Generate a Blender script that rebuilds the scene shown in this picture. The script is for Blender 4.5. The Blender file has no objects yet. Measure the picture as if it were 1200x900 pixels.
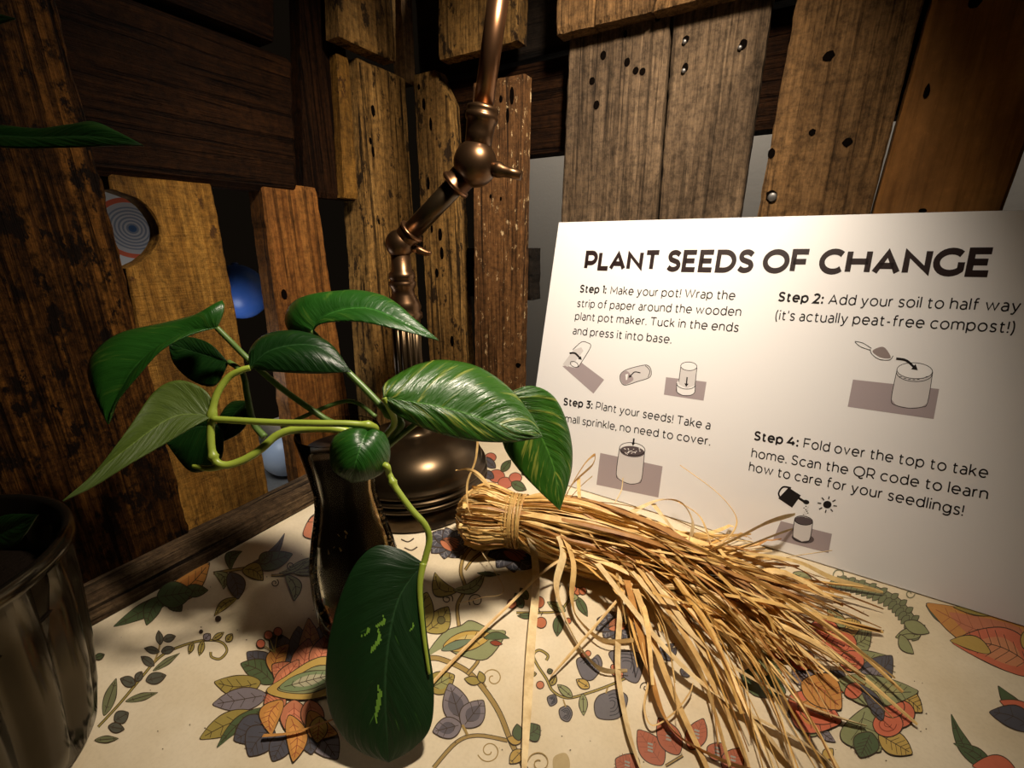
import bpy, bmesh, math, random
from mathutils import Vector, Matrix, Euler, noise
from mathutils.geometry import tessellate_polygon
rnd = random.Random(7)
PI = math.pi
sc = bpy.context.scene
COL = sc.collection

# ------------------------------------------------------------------ camera
TZ = 0.75                                   # table top height
CAM = Vector((0.441, -0.485, TZ + 0.30))
PITCH, YAW, FPX = math.radians(17.6), math.radians(30.4), 520.0
cd = bpy.data.cameras.new('camera')
cam = bpy.data.objects.new('camera', cd); COL.objects.link(cam)
cam.location = CAM
cam.rotation_euler = (PI / 2 - PITCH, 0, YAW)
cd.sensor_width = 36.0
cd.lens = FPX / 1200.0 * 36.0
cd.clip_start = 0.01
sc.camera = cam

# ------------------------------------------------------------------ light
sc.view_settings.view_transform = 'Standard'
sc.view_settings.look = 'None'
sc.view_settings.gamma = 1.0
sc.view_settings.use_curve_mapping = False
sc.view_settings.exposure = 0.0
world = bpy.data.worlds.new('dim_room'); sc.world = world
world.use_nodes = True
world.node_tree.nodes['Background'].inputs[0].default_value = (1.0, 0.72, 0.45, 1)
world.node_tree.nodes['Background'].inputs[1].default_value = 0.004

LAMP_POS = Vector((0.42, -0.20, 1.44))
LAMP_AIM = Vector((0.165, -0.035, TZ + 0.19))
LAMP_W, LAMP_COL, LAMP_CONE, LAMP_BLEND, LAMP_R = 30.0, (1.0, 0.86, 0.70), 105, 1.0, 0.03
BACK_W, LEFT_W = 13.0, 0.38

def lamp(name, kind, loc, power, color, **kw):
    l = bpy.data.lights.new(name, kind); l.energy = power; l.color = color
    for k, v in kw.items(): setattr(l, k, v)
    o = bpy.data.objects.new(name, l); COL.objects.link(o); o.location = loc
    return o
bulb = lamp('lamp_bulb_light', 'SPOT', LAMP_POS, LAMP_W, LAMP_COL, spot_size=math.radians(LAMP_CONE), spot_blend=LAMP_BLEND, shadow_soft_size=LAMP_R)
bulb.rotation_euler = (LAMP_AIM - LAMP_POS).to_track_quat('-Z', 'Y').to_euler()
# added unseen fill lights brighten the wall, card and balls behind the screens
lamp('back_fill_light', 'POINT', (0.25, 0.21, 1.62), BACK_W, (1.0, 0.90, 0.76), shadow_soft_size=0.04)
lamp('side_fill_light', 'POINT', (-0.13, -0.22, 0.89), LEFT_W, (0.9, 0.95, 1.0), shadow_soft_size=0.04)

# ------------------------------------------------------------------ camera rays -> points of the place
_RM = Euler((PI / 2 - PITCH, 0, YAW)).to_matrix()
_R, _U, _F = _RM @ Vector((1, 0, 0)), _RM @ Vector((0, 1, 0)), _RM @ Vector((0, 0, -1))
def ray(x, y): return _F + _R * ((x - 600) / FPX) - _U * ((y - 450) / FPX)
def at(x, y, d): return CAM + ray(x, y) * d
def on_plane(x, y, axis, v):
    r = ray(x, y); return CAM + r * ((v - CAM[axis]) / r[axis])
def on_table(x, y, h=0.0): return on_plane(x, y, 2, TZ + h)
YW, XW = 0.076, -0.063                      # front faces of the two pallet screens
def on_right(x, y, off=0.0): return on_plane(x, y, 1, YW + off)
def on_left(x, y, off=0.0): return on_plane(x, y, 0, XW - off)

# ------------------------------------------------------------------ object helpers
def tag(o, label=None, cat=None, group=None, kind=None):
    if label: o['label'] = label
    if cat: o['category'] = cat
    if group: o['group'] = group
    if kind: o['kind'] = kind
    return o
def empty(name, loc=(0, 0, 0)):
    o = bpy.data.objects.new(name, None); COL.objects.link(o); o.location = loc
    o.empty_display_size = 0.02
    return o
def link(name, me, mats=None, parent=None, smooth=False):
    o = bpy.data.objects.new(name, me); COL.objects.link(o)
    if mats:
        for m in (mats if isinstance(mats, (list, tuple)) else [mats]): me.materials.append(m)
    if smooth:
        for p in me.polygons: p.use_smooth = True
    if parent:
        o.parent = parent
        o.matrix_parent_inverse = Matrix.Translation(-Vector(parent.location)) if parent.parent is None else Matrix.Identity(4)
    return o
def mesh(name, verts, faces, mats=None, parent=None, smooth=False):
    me = bpy.data.meshes.new(name); me.from_pydata([tuple(v) for v in verts], [], faces); me.update()
    return link(name, me, mats, parent, smooth)
class MB:
    """collects verts and faces for one mesh"""
    def __init__(s): s.v, s.f, s.m, s.c = [], [], [], []
    def add(s, verts, faces, mi=0, col=None):
        b = len(s.v); s.v += [Vector(v) for v in verts]
        for f in faces:
            s.f.append([i + b for i in f]); s.m.append(mi); s.c.append(col)
    def build(s, name, mats, parent=None, smooth=False, color=False):
        o = mesh(name, s.v, s.f, mats, parent, smooth)
        for p, mi in zip(o.data.polygons, s.m): p.material_index = mi
        if color:
            a = o.data.color_attributes.new('tint', 'FLOAT_COLOR', 'CORNER')
            for p, c in zip(o.data.polygons, s.c):
                for li in p.loop_indices: a.data[li].color = (*c, 1)
        return o
def catmull(pts, n=6, closed=False):
    P = [Vector(p) for p in pts]; out = []; L = len(P)
    rng = range(L) if closed else range(L - 1)
    for i in rng:
        if closed: a, b, c, d = P[i - 1], P[i], P[(i + 1) % L], P[(i + 2) % L]
        else: a, b, c, d = P[max(i - 1, 0)], P[i], P[i + 1], P[min(i + 2, L - 1)]
        for k in range(n):
            t = k / n
            out.append(0.5 * ((2 * b) + (c - a) * t + (2 * a - 5 * b + 4 * c - d) * t * t + (3 * b - a - 3 * c + d) * t ** 3))
    if not closed: out.append(P[-1])
    return out
def frames(pts):
    T = []
    for i in range(len(pts)):
        t = pts[min(i + 1, len(pts) - 1)] - pts[max(i - 1, 0)]
        T.append(t.normalized() if t.length > 1e-9 else Vector((0, 0, 1)))
    n = T[0].orthogonal().normalized(); N = []
    for t in T:
        n = (n - t * n.dot(t))
        n = n.normalized() if n.length > 1e-6 else t.orthogonal().normalized()
        N.append(n)
    return T, N
def tube(mb, pts, radii, seg=10, mi=0, cap=True, col=None):
    T, N = frames(pts); vs = []; fs = []
    if not hasattr(radii, '__len__'): radii = [radii] * len(pts)
    for p, t, n, r in zip(pts, T, N, radii):
        b = t.cross(n)
        for k in range(seg):
            a = 2 * PI * k / seg; vs.append(p + (n * math.cos(a) + b * math.sin(a)) * r)
    for i in range(len(pts) - 1):
        for k in range(seg):
            k2 = (k + 1) % seg
            fs.append([i * seg + k, i * seg + k2, (i + 1) * seg + k2, (i + 1) * seg + k])
    if cap:
        fs.append(list(range(seg))[::-1]); fs.append([(len(pts) - 1) * seg + k for k in range(seg)])
    mb.add(vs, fs, mi, col)
def lathe(mb, prof, center=(0, 0, 0), seg=48, axis=None, mi=0, closed=False, flute=0, fd=0.0):
    """prof: (r, h) pairs; axis: direction of h"""
    c = Vector(center); ax = Vector(axis or (0, 0, 1)).normalized()
    X = ax.orthogonal().normalized() if abs(ax.z) < 0.999 else Vector((1, 0, 0)); Y = ax.cross(X)
    vs, fs = [], []; n = len(prof)
    for r, h in prof:
        for k in range(seg):
            a = 2 * PI * k / seg; rr = r
            if flute: rr = r * (1 - fd * (0.5 + 0.5 * math.cos(flute * a)) ** 2)
            vs.append(c + ax * h + (X * math.cos(a) + Y * math.sin(a)) * max(rr, 1e-5))
    for i in range(n - 1 if not closed else n):
        j = (i + 1) % n
        for k in range(seg):
            k2 = (k + 1) % seg
            fs.append([i * seg + k, i * seg + k2, j * seg + k2, j * seg + k])
    if not closed:
        fs.append([k for k in range(seg)][::-1]); fs.append([(n - 1) * seg + k for k in range(seg)])
    mb.add(vs, fs, mi)
def box(mb, lo, hi, mi=0, M=None, bev=0.0):
    x0, y0, z0 = lo; x1, y1, z1 = hi
    bm = bmesh.new(); bmesh.ops.create_cube(bm, size=1)
    for v in bm.verts: v.co = Vector(((x0 + x1) / 2 + v.co.x * (x1 - x0), (y0 + y1) / 2 + v.co.y * (y1 - y0), (z0 + z1) / 2 + v.co.z * (z1 - z0)))
    if bev: bmesh.ops.bevel(bm, geom=bm.edges[:], offset=bev, segments=2, affect='EDGES', profile=0.5)
    bm.verts.index_update()
    mb.add([(M @ v.co) if M else v.co.copy() for v in bm.verts], [[v.index for v in f.verts] for f in bm.faces], mi)
    bm.free()

# ------------------------------------------------------------------ materials
def new_mat(name):
    m = bpy.data.materials.new(name); m.use_nodes = True
    nt = m.node_tree; return m, nt, nt.nodes['Principled BSDF']
def N(nt, t, **kw):
    n = nt.nodes.new(t)
    for k, v in kw.items():
        if k in ('inp',):
            for a, b in v.items(): n.inputs[a].default_value = b
        else: setattr(n, k, v)
    return n
def ramp(nt, stops):
    r = N(nt, 'ShaderNodeValToRGB'); e = r.color_ramp.elements
    while len(e) < len(stops): e.new(0.5)
    for k, (p, c) in zip(e, stops): k.position = p; k.color = (*c, 1) if len(c) == 3 else c
    return r
def noise_tex(nt, vec, scale, detail=6, rough=0.6, dist=0.0):
    n = N(nt, 'ShaderNodeTexNoise', inp={'Scale': scale, 'Detail': detail, 'Roughness': rough, 'Distortion': dist})
    if vec: nt.links.new(vec, n.inputs['Vector'])
    return n
def mix(nt, fac, a, b, blend='MIX'):
    m = N(nt, 'ShaderNodeMix', data_type='RGBA', blend_type=blend)
    for s, v in ((0, fac), (6, a), (7, b)):
        if hasattr(v, 'node'): nt.links.new(v, m.inputs[s])
        else: m.inputs[s].default_value = v if s == 0 else (*v, 1)
    return m.outputs[2]
def plain(name, col, rough=0.5, metal=0.0, bump=0.0, bscale=200, var=0.0, spec=0.5, coat=0.0):
    m, nt, b = new_mat(name)
    b.inputs['Roughness'].default_value = rough; b.inputs['Metallic'].default_value = metal
    b.inputs['Specular IOR Level'].default_value = spec; b.inputs['Coat Weight'].default_value = coat
    tc = N(nt, 'ShaderNodeTexCoord')
    n = noise_tex(nt, tc.outputs['Object'], bscale)
    c = mix(nt, n.outputs[0], [x * (1 - var) for x in col], [min(1, x * (1 + var)) for x in col])
    nt.links.new(c, b.inputs['Base Color'])
    if bump:
        bp = N(nt, 'ShaderNodeBump', inp={'Strength': 1.0, 'Distance': bump})
        nt.links.new(n.outputs[0], bp.inputs['Height']); nt.links.new(bp.outputs[0], b.inputs['Normal'])
    return m
def wood(name, dark, mid, light, bump=0.0012, rough=0.72, saw=0.15, grain=1.0, patch=None, patch_lo=0.55, crack=0.75, spec=0.12, mottle=0.55, pscale=1.0):
    m, nt, b = new_mat(name); L = nt.links.new
    b.inputs['Roughness'].default_value = rough; b.inputs['Specular IOR Level'].default_value = spec
    tc = N(nt, 'ShaderNodeTexCoord'); oi = N(nt, 'ShaderNodeObjectInfo')
    mul = N(nt, 'ShaderNodeMath', operation='MULTIPLY', inp={1: 41.0}); L(oi.outputs['Random'], mul.inputs[0])
    add = N(nt, 'ShaderNodeVectorMath', operation='ADD'); L(tc.outputs['Object'], add.inputs[0]); L(mul.outputs[0], add.inputs[1])
    def mp(s):
        k = N(nt, 'ShaderNodeMapping'); k.inputs['Scale'].default_value = s; L(add.outputs[0], k.inputs[0]); return k.outputs[0]
    fine = noise_tex(nt, mp((420 * grain, 420 * grain, 14)), 1.0, 8, 0.7)
    band = noise_tex(nt, mp((75 * grain, 75 * grain, 3.5)), 1.0, 5, 0.6, 1.2)
    blot = noise_tex(nt, mp((14, 14, 7)), 1.0, 4, 0.6)
    sawn = noise_tex(nt, mp((40, 40, 620)), 1.0, 3, 0.6)
    mic = noise_tex(nt, mp((900, 900, 260)), 1.0, 4, 0.7)
    r1 = ramp(nt, [(0.28, dark), (0.5, mid), (0.74, light)]); L(band.outputs[0], r1.inputs[0])
    r2 = ramp(nt, [(0.25, [c * 0.35 for c in dark]), (0.52, mid), (0.8, light)]); L(fine.outputs[0], r2.inputs[0])
    c = mix(nt, 0.6, r1.outputs[0], r2.outputs[0])
    rb = ramp(nt, [(0.32, (0.45, 0.42, 0.40)), (0.6, (1.1, 1.05, 1.0))]); L(blot.outputs[0], rb.inputs[0])
    c = mix(nt, 0.85, c, rb.outputs[0], 'MULTIPLY')
    mo = noise_tex(nt, mp((150, 150, 130)), 1.0, 6, 0.75); mr = ramp(nt, [(0.36, (1 - mottle,) * 3), (0.55, (1, 1, 1)), (0.72, (1.25, 1.22, 1.15))]); L(mo.outputs[0], mr.inputs[0])
    c = mix(nt, 1.0, c, mr.outputs[0], 'MULTIPLY')
    sr = ramp(nt, [(0.35, (1 - mottle * 0.18,) * 3), (0.55, (1, 1, 1))]); L(sawn.outputs[0], sr.inputs[0]); c = mix(nt, 1.0, c, sr.outputs[0], 'MULTIPLY')
    ck = noise_tex(nt, mp((190 * grain, 190 * grain, 4.5)), 1.0, 6, 0.62, 0.5); cr = ramp(nt, [(0.36, (1 - crack, 1 - crack, 1 - crack)), (0.45, (1, 1, 1))]); L(ck.outputs[0], cr.inputs[0])
    c = mix(nt, 1.0, c, cr.outputs[0], 'MULTIPLY')
    if patch:
        pn = noise_tex(nt, mp((55 * pscale, 55 * pscale, 30 * pscale)), 1.0, 6, 0.7)
        pr = ramp(nt, [(patch_lo, (0, 0, 0)), (patch_lo + 0.05, (1, 1, 1))]); L(pn.outputs[0], pr.inputs[0])
        c = mix(nt, pr.outputs[0], c, patch)
    L(c, b.inputs['Base Color'])
    s1 = N(nt, 'ShaderNodeMath', operation='MULTIPLY', inp={1: saw}); L(sawn.outputs[0], s1.inputs[0])
    s2 = N(nt, 'ShaderNodeMath', operation='ADD'); L(s1.outputs[0], s2.inputs[0]); L(fine.outputs[0], s2.inputs[1])
    s3 = N(nt, 'ShaderNodeMath', operation='MULTIPLY', inp={1: 0.5}); L(mic.outputs[0], s3.inputs[0])
    s4 = N(nt, 'ShaderNodeMath', operation='ADD'); L(s2.outputs[0], s4.inputs[0]); L(s3.outputs[0], s4.inputs[1])
    s6 = N(nt, 'ShaderNodeMath', operation='MULTIPLY_ADD', inp={1: crack * 1.4}); L(cr.outputs[0], s6.inputs[0]); L(s4.outputs[0], s6.inputs[2]); s4 = s6
    s5 = N(nt, 'ShaderNodeMath', operation='ADD'); L(s4.outputs[0], s5.inputs[0]); L(band.outputs[0], s5.inputs[1])
    bp = N(nt, 'ShaderNodeBump', inp={'Strength': 1.0, 'Distance': bump}); L(s5.outputs[0], bp.inputs['Height'])
    L(bp.outputs[0], b.inputs['Normal'])
    return m

W_GREY = wood('weathered_grey_brown_wood', (0.032, 0.021, 0.012), (0.125, 0.085, 0.050), (0.29, 0.205, 0.125), bump=0.0020, crack=0.5)
W_BROWN = wood('weathered_brown_wood', (0.040, 0.020, 0.007), (0.17, 0.094, 0.036), (0.34, 0.20, 0.085), bump=0.0020, crack=0.55)
W_SMOOTH = wood('smooth_orange_brown_wood', (0.19, 0.085, 0.020), (0.26, 0.12, 0.032), (0.31, 0.15, 0.046), bump=0.00015, saw=0.0, grain=0.5, crack=0.05, mottle=0.08)
W_OCHRE = wood('ochre_wood', (0.060, 0.026, 0.004), (0.20, 0.098, 0.017), (0.42, 0.235, 0.050), bump=0.0016, patch=(0.05, 0.022, 0.006), patch_lo=0.60, crack=0.35, saw=0.5, mottle=0.5)
W_CORNER = wood('rough_corner_wood', (0.022, 0.010, 0.003), (0.30, 0.165, 0.046), (0.68, 0.42, 0.145), bump=0.0032, patch=(0.030, 0.016, 0.006), patch_lo=0.565, crack=0.9)
W_PEEL = wood('peeling_brown_wood', (0.035, 0.015, 0.005), (0.15, 0.070, 0.024), (0.28, 0.14, 0.050), patch=(0.62, 0.44, 0.23), patch_lo=0.60, bump=0.0020, pscale=2.4)
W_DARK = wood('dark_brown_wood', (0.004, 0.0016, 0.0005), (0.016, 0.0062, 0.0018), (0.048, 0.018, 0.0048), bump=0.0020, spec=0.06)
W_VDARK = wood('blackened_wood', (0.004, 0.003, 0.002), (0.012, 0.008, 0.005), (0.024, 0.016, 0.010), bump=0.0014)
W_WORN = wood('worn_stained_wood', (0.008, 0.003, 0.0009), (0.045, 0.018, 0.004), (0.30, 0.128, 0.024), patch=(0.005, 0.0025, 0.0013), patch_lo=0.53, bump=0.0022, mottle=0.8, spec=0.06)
W_RED = wood('reddish_pine_wood', (0.045, 0.014, 0.003), (0.19, 0.075, 0.016), (0.40, 0.19, 0.045), bump=0.0016, crack=0.6, mottle=0.5)
W_LOG = wood('grey_driftwood', (0.02, 0.012, 0.006), (0.11, 0.070, 0.036), (0.42, 0.30, 0.17), bump=0.0040, crack=0.9)
M_HOLE = plain('nail_hole_black', (0.003, 0.002, 0.0015), 0.95, spec=0.0)
M_NAIL = plain('iron_nail', (0.16, 0.15, 0.14), 0.45, 0.8)

# ------------------------------------------------------------------ the setting
floor = MB(); box(floor, (-2.0, -2.5, -0.05), (2.5, 1.5, 0.0))
tag(floor.build('floor', wood('floor_wood', (0.04, 0.025, 0.015), (0.09, 0.055, 0.03), (0.14, 0.09, 0.05))), kind='structure')
wb = MB(); box(wb, (-0.06, YW + 0.30, 0.0), (1.6, YW + 0.34, 2.0))
tag(wb.build('wall_back', plain('grey_painted_wall', (0.42, 0.40, 0.37), 0.8, bump=0.0003)), kind='structure')

def plank(plane, parent, l, r, z0, z1, off, th, mat, label=None, name='plank', horiz=False, jag=0.0009, chamfer=0.0016,
          holes=(), nails=(), edgeL=None, edgeR=None, rough_amp=0.0006):
    """one board of a pallet screen. l, r: ((x,y),(x,y)) two photographed points on each side edge, or a plane coordinate;
    z0, z1: bottom/top height (or (left,right) pairs). off: how far the front face stands behind the screen's front."""
    on = on_right if plane == 'R' else on_left
    def line(e):
        if not hasattr(e, '__len__'): return lambda z: e
        a, b = on(*e[0], off), on(*e[1], off)
        ua, ub = (a.x, b.x) if plane == 'R' else (a.y, b.y)
        return lambda z: ua + (ub - ua) * (z - a.z) / (b.z - a.z)
    fl, fr = line(l), line(r)
    zb = z0 if hasattr(z0, '__len__') else (z0, z0); zt = z1 if hasattr(z1, '__len__') else (z1, z1)
    zc = (sum(zb) + sum(zt)) / 4; uc = (fl(zc) + fr(zc)) / 2
    n = max(8, int(abs(zt[0] - zb[0]) / 0.006)); seed = rnd.random() * 100
    ts = [0, 0.06, 0.2, 0.4, 0.6, 0.8, 0.94, 1]
    verts, faces = [], []
    K = len(ts) + 4
    for i in range(n + 1):
        s = i / n; ring = []
        zm = (zb[0] + zb[1]) / 2 + ((zt[0] + zt[1]) / 2 - (zb[0] + zb[1]) / 2) * s
        L_, R_ = fl(zm), fr(zm)
        L_ += jag * (noise.noise((seed, zm * 60, 0)) + 0.6 * noise.noise((seed, zm * 260, 3)))
        R_ += jag * (noise.noise((seed, zm * 60, 9)) + 0.6 * noise.noise((seed, zm * 260, 5)))
        if edgeL: L_ += edgeL(zm)
        if edgeR: R_ += edgeR(zm)
        def pt(t, depth):
            u = L_ + (R_ - L_) * t
            z = (zb[0] + (zb[1] - zb[0]) * t) * (1 - s) + (zt[0] + (zt[1] - zt[0]) * t) * s
            if i in (0, n): z += jag * 1.2 * noise.noise((u * 150, seed, 1.0 if i else 2.0))
            d = depth + rough_amp * noise.noise((u * 40, z * 9, seed))
            return (u - uc, d, z - zc)
        w = max(abs(R_ - L_), 1e-4); c = chamfer / w
        ce = chamfer if i in (0, n) else 0
        for t in ts:
            tt = c + (1 - 2 * c) * t
            ring.append(pt(tt, ce))
        ring.append(pt(1, chamfer + ce)); ring.append(pt(1, th)); ring.append(pt(0, th)); ring.append(pt(0, chamfer + ce))
        verts += ring
    for i in range(n):
        for k in range(K):
            k2 = (k + 1) % K
            faces.append([i * K + k, i * K + k2, (i + 1) * K + k2, (i + 1) * K + k])
    faces.append(list(range(K))[::-1]); faces.append([n * K + k for k in range(K)])
    if plane == 'R': conv = lambda v: (v[0], v[1], v[2])
    else:            conv = lambda v: (-v[1], v[0], v[2])
    verts = [conv(v) for v in verts]
    # holes: dark ragged nail holes set into the face
    mb = MB(); mb.add(verts, faces, 0)
    for hx, hy, rx, ry in holes:
        p = on(hx, hy, off); u = (p.x if plane == 'R' else p.y) - uc; zz = p.z - zc
        d = (at(hx, hy, 1) - CAM).length; s_ = (p - CAM).dot(_F) / FPX
        vs = []; m = 12
        for dep, k_ in ((-0.0004, 1.0), (0.004, 0.8)):
            for k in range(m):
                a = 2 * PI * k / m; j = 1 + 0.25 * noise.noise((hx + k, hy, seed))
                vs.append(conv((u + math.cos(a) * rx * 0.72 * s_ * j * k_, dep, zz + math.sin(a) * ry * 0.78 * s_ * j * k_)))
        mb.add(vs, [[k, (k + 1) % m, m + (k + 1) % m, m + k] for k in range(m)] + [list(range(m))], 1)
    me_name = name
    o = mb.build(me_name, [mat, M_HOLE], None, smooth=False)
    loc = Vector((uc, YW + off, zc)) if plane == 'R' else Vector((XW - off, uc, zc))
    if horiz:      # grain runs along the wall: turn the local axes so that local z is the board's length
        Rm = Matrix.Rotation(PI / 2, 4, 'Y' if plane == 'R' else 'X')
        o.data.transform(Rm.inverted()); o.matrix_world = Matrix.Translation(loc) @ Rm
    else: o.matrix_world = Matrix.Translation(loc)
    mw = o.matrix_world.copy(); o.parent = parent; o.matrix_parent_inverse = parent_inv(parent); o.matrix_basis = mw
    if label: o['label'] = label
    for nx, ny, nr in nails:
        p = on(nx, ny, off - 0.0012); s_ = (p - CAM).dot(_F) / FPX * nr
        q = MB(); ax = Vector((0, -1, 0)) if plane == 'R' else Vector((1, 0, 0))
        lathe(q, [(s_, -0.004), (s_, 0.0008), (s_ * 0.7, 0.0014), (s_ * 0.2, 0.0016)], p, 12, ax)
        no = q.build('nail', [M_NAIL], None, True); no.parent = o
        no.matrix_parent_inverse = o.matrix_world.inverted() if False else (Matrix.Translation(Vector(parent.location)) @ parent_inv(parent) @ mw).inverted()
    return o
def parent_inv(p): return Matrix.Translation(-Vector(p.location))

wall_r = tag(empty('wall_right', (0.35, YW, TZ)), 'screen of weathered upright pallet planks behind the instruction board', kind='structure')
wall_l = tag(empty('wall_left', (XW, -0.25, TZ)), 'screen of dark reclaimed planks left of the lamp', kind='structure')
PB = TZ - 0.06
top_r = on_right(660, 44, 0).z
# upright planks, left to right
plank('R', wall_r, -0.052, ((531, 190), (545, 430)), PB, on_right(500, 84, 0.0).z, 0.0, 0.026, W_CORNER,
      holes=[(497, 122, 4, 8), (505, 146, 3, 9), (491, 102, 3, 4), (502, 215, 3, 9), (516, 275, 4, 9), (506, 268, 2, 6), (518, 297, 4, 9), (512, 320, 3, 7), (530, 400, 4, 8)],
      edgeR=lambda z: -max(0.0, z - on_right(529, 120, 0).z) * 0.55)
plank('R', wall_r, ((553, 96), (556, 420)), ((614, 90), (609, 430)), PB, (on_right(555, 97, -.012).z, on_right(613, 86, -.012).z), -0.012, 0.020, W_PEEL,
      label='speckled reddish-brown plank with flaked pale paint', holes=[(587, 116, 3, 5), (600, 112, 4, 12), (595, 135, 3, 10), (575, 230, 2, 3), (587, 233, 2, 3), (607, 428, 4, 4)])
plank('R', wall_r, ((667, 48), (657, 258)), ((786, 12), (768, 256)), PB, 1.40, 0.0, 0.02, W_GREY,
      holes=[(707, 65, 5, 6), (735, 73, 5, 6), (745, 83, 5, 5), (753, 84, 5, 5), (694, 95, 5, 5), (699, 123, 5, 6), (771, 20, 5, 6), (733, 40, 3, 5)])
plank('R', wall_r, ((790, 12), (772, 256)), ((905, 2), (868, 252)), PB, 1.40, 0.001, 0.02, W_GREY,
      holes=[(804, 46, 5, 5), (803, 79, 5, 6), (871, 52, 6, 7)], nails=[(802, 49, 2.5), (801, 83, 2.5), (867, 56, 2.5)])
plank('R', wall_r, ((933, 2), (888, 250)), ((1083, 2), (1022, 246)), PB, 1.40, -0.002, 0.02, W_BROWN,
      holes=[(971, 66, 8, 7), (952, 155, 5, 5), (993, 167, 7, 6), (904, 180, 5, 7), (904, 230, 8, 9)], nails=[(905, 231, 5)])
plank('R', wall_r, ((1093, 2), (1025, 246)), ((1258, 20), (1177, 245)), PB, 1.40, -0.006, 0.02, W_SMOOTH,
      label='smooth orange-brown plank with no grain marks', holes=[(1086, 107, 4, 10), (1142, 3, 9, 8), (1081, 247, 6, 3)], chamfer=0.003, jag=0.0003)
plank('R', wall_r, ((1300, 20), (1215, 245)), ((1440, 20), (1340, 245)), PB, 1.40, 0.0, 0.02, W_DARK)
# the shorter row above them
upz = on_right(653, 40, -0.02).z
plank('R', wall_r, ((513, 2), (513, 68)), ((608, 2), (606, 50)), on_right(530, 66, -0.02).z, 1.62, -0.02, 0.022, W_CORNER)
plank('R', wall_r, ((652, 2), (651, 38)), ((697, 2), (695, 30)), upz, 1.62, -0.02, 0.022, W_BROWN)
plank('R', wall_r, ((698, 2), (696, 30)), ((766, 2), (763, 14)), upz, 1.62, -0.02, 0.022, W_BROWN)
plank('R', wall_r, ((768, 2), (765, 14)), 0.44, upz, 1.62, -0.02, 0.022, W_BROWN)
plank('R', wall_r, 0.445, 0.56, upz + 0.02, 1.62, -0.02, 0.022, W_BROWN)
# rails behind the planks
rz = on_right(640, 179, 0.022).z
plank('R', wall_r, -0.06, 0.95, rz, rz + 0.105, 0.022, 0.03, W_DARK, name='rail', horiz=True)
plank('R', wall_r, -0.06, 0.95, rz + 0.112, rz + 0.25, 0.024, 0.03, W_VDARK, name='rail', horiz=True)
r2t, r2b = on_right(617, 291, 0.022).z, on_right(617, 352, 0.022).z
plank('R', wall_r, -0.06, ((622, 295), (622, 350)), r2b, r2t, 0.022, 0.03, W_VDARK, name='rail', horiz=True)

# left screen
c1t = on_left(450, 81, 0).z
plank('L', wall_l, ((424, 150), (440, 430)), YW - 0.003, PB, c1t, 0.0, 0.045, W_CORNER,
      holes=[(437, 130, 4, 8), (434, 165, 3, 5), (437, 178, 3, 8), (444, 260, 2, 4)])
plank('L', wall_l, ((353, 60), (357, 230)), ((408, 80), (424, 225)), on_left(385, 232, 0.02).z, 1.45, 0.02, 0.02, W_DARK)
plank('L', wall_l, ((396, 80), (404, 225)), ((410, 80), (420, 225)), on_left(405, 232, 0.008).z, c1t - 0.002, 0.006, 0.02, W_OCHRE)
plank('L', wall_l, ((397, 2), (398, 38)), ((464, 2), (465, 72)), on_left(430, 57, -0.018).z, 1.62, -0.018, 0.024, W_CORNER)
plank('L', wall_l, ((471, 2), (474, 80)), ((484, 2), (487, 88)), c1t - 0.004, 1.62, 0.0, 0.02, W_BROWN)
bz0, bz1 = on_left(350, 228, 0).z, on_left(330, 62, 0).z
plank('L', wall_l, -0.85, ((346, 80), (350, 226)), (bz0 - 0.0, bz0), bz1, 0.0, 0.03, W_DARK, name='beam', horiz=True, label='wide dark horizontal beam with rounded end', chamfer=0.006, rough_amp=0.002, jag=0.002)
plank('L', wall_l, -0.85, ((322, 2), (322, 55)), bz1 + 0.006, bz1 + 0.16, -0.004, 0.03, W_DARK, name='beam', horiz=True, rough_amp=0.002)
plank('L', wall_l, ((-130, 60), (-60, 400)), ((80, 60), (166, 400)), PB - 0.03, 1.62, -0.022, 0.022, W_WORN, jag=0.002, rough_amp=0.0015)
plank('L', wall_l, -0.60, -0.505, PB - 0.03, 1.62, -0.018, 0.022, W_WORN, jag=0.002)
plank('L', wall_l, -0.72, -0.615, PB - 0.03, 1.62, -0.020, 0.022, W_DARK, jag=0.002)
nz = on_left(170, 268, 0.0).z; nh = abs(on_left(165, 232, 0).z - on_left(178, 308, 0).z) / 2 * 1.12
ncut = on_left(187, 270, 0).y - on_left(140, 270, 0).y
def notch(z):
    t = (z - nz) / nh
    return ncut * math.sqrt(1 - t * t) if abs(t) < 1 else 0.0
plank('L', wall_l, ((134, 240), (200, 600)), ((251, 232), (318, 588)), PB, bz0 + 0.02, 0.004, 0.020, W_OCHRE, edgeL=notch, jag=0.0012, label='ochre plank with a rounded notch in its edge')
plank('L', wall_l, ((309, 240), (352, 572)), ((374, 240), (421, 560)), PB, bz0 + 0.01, 0.002, 0.026, W_RED, jag=0.0012, holes=[(333, 345, 5, 8)], label='orange-grained plank cut narrow beside a dark gap that stands for shade')  # right edge narrowed: the dark gap stands in for shadow on the plank
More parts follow.
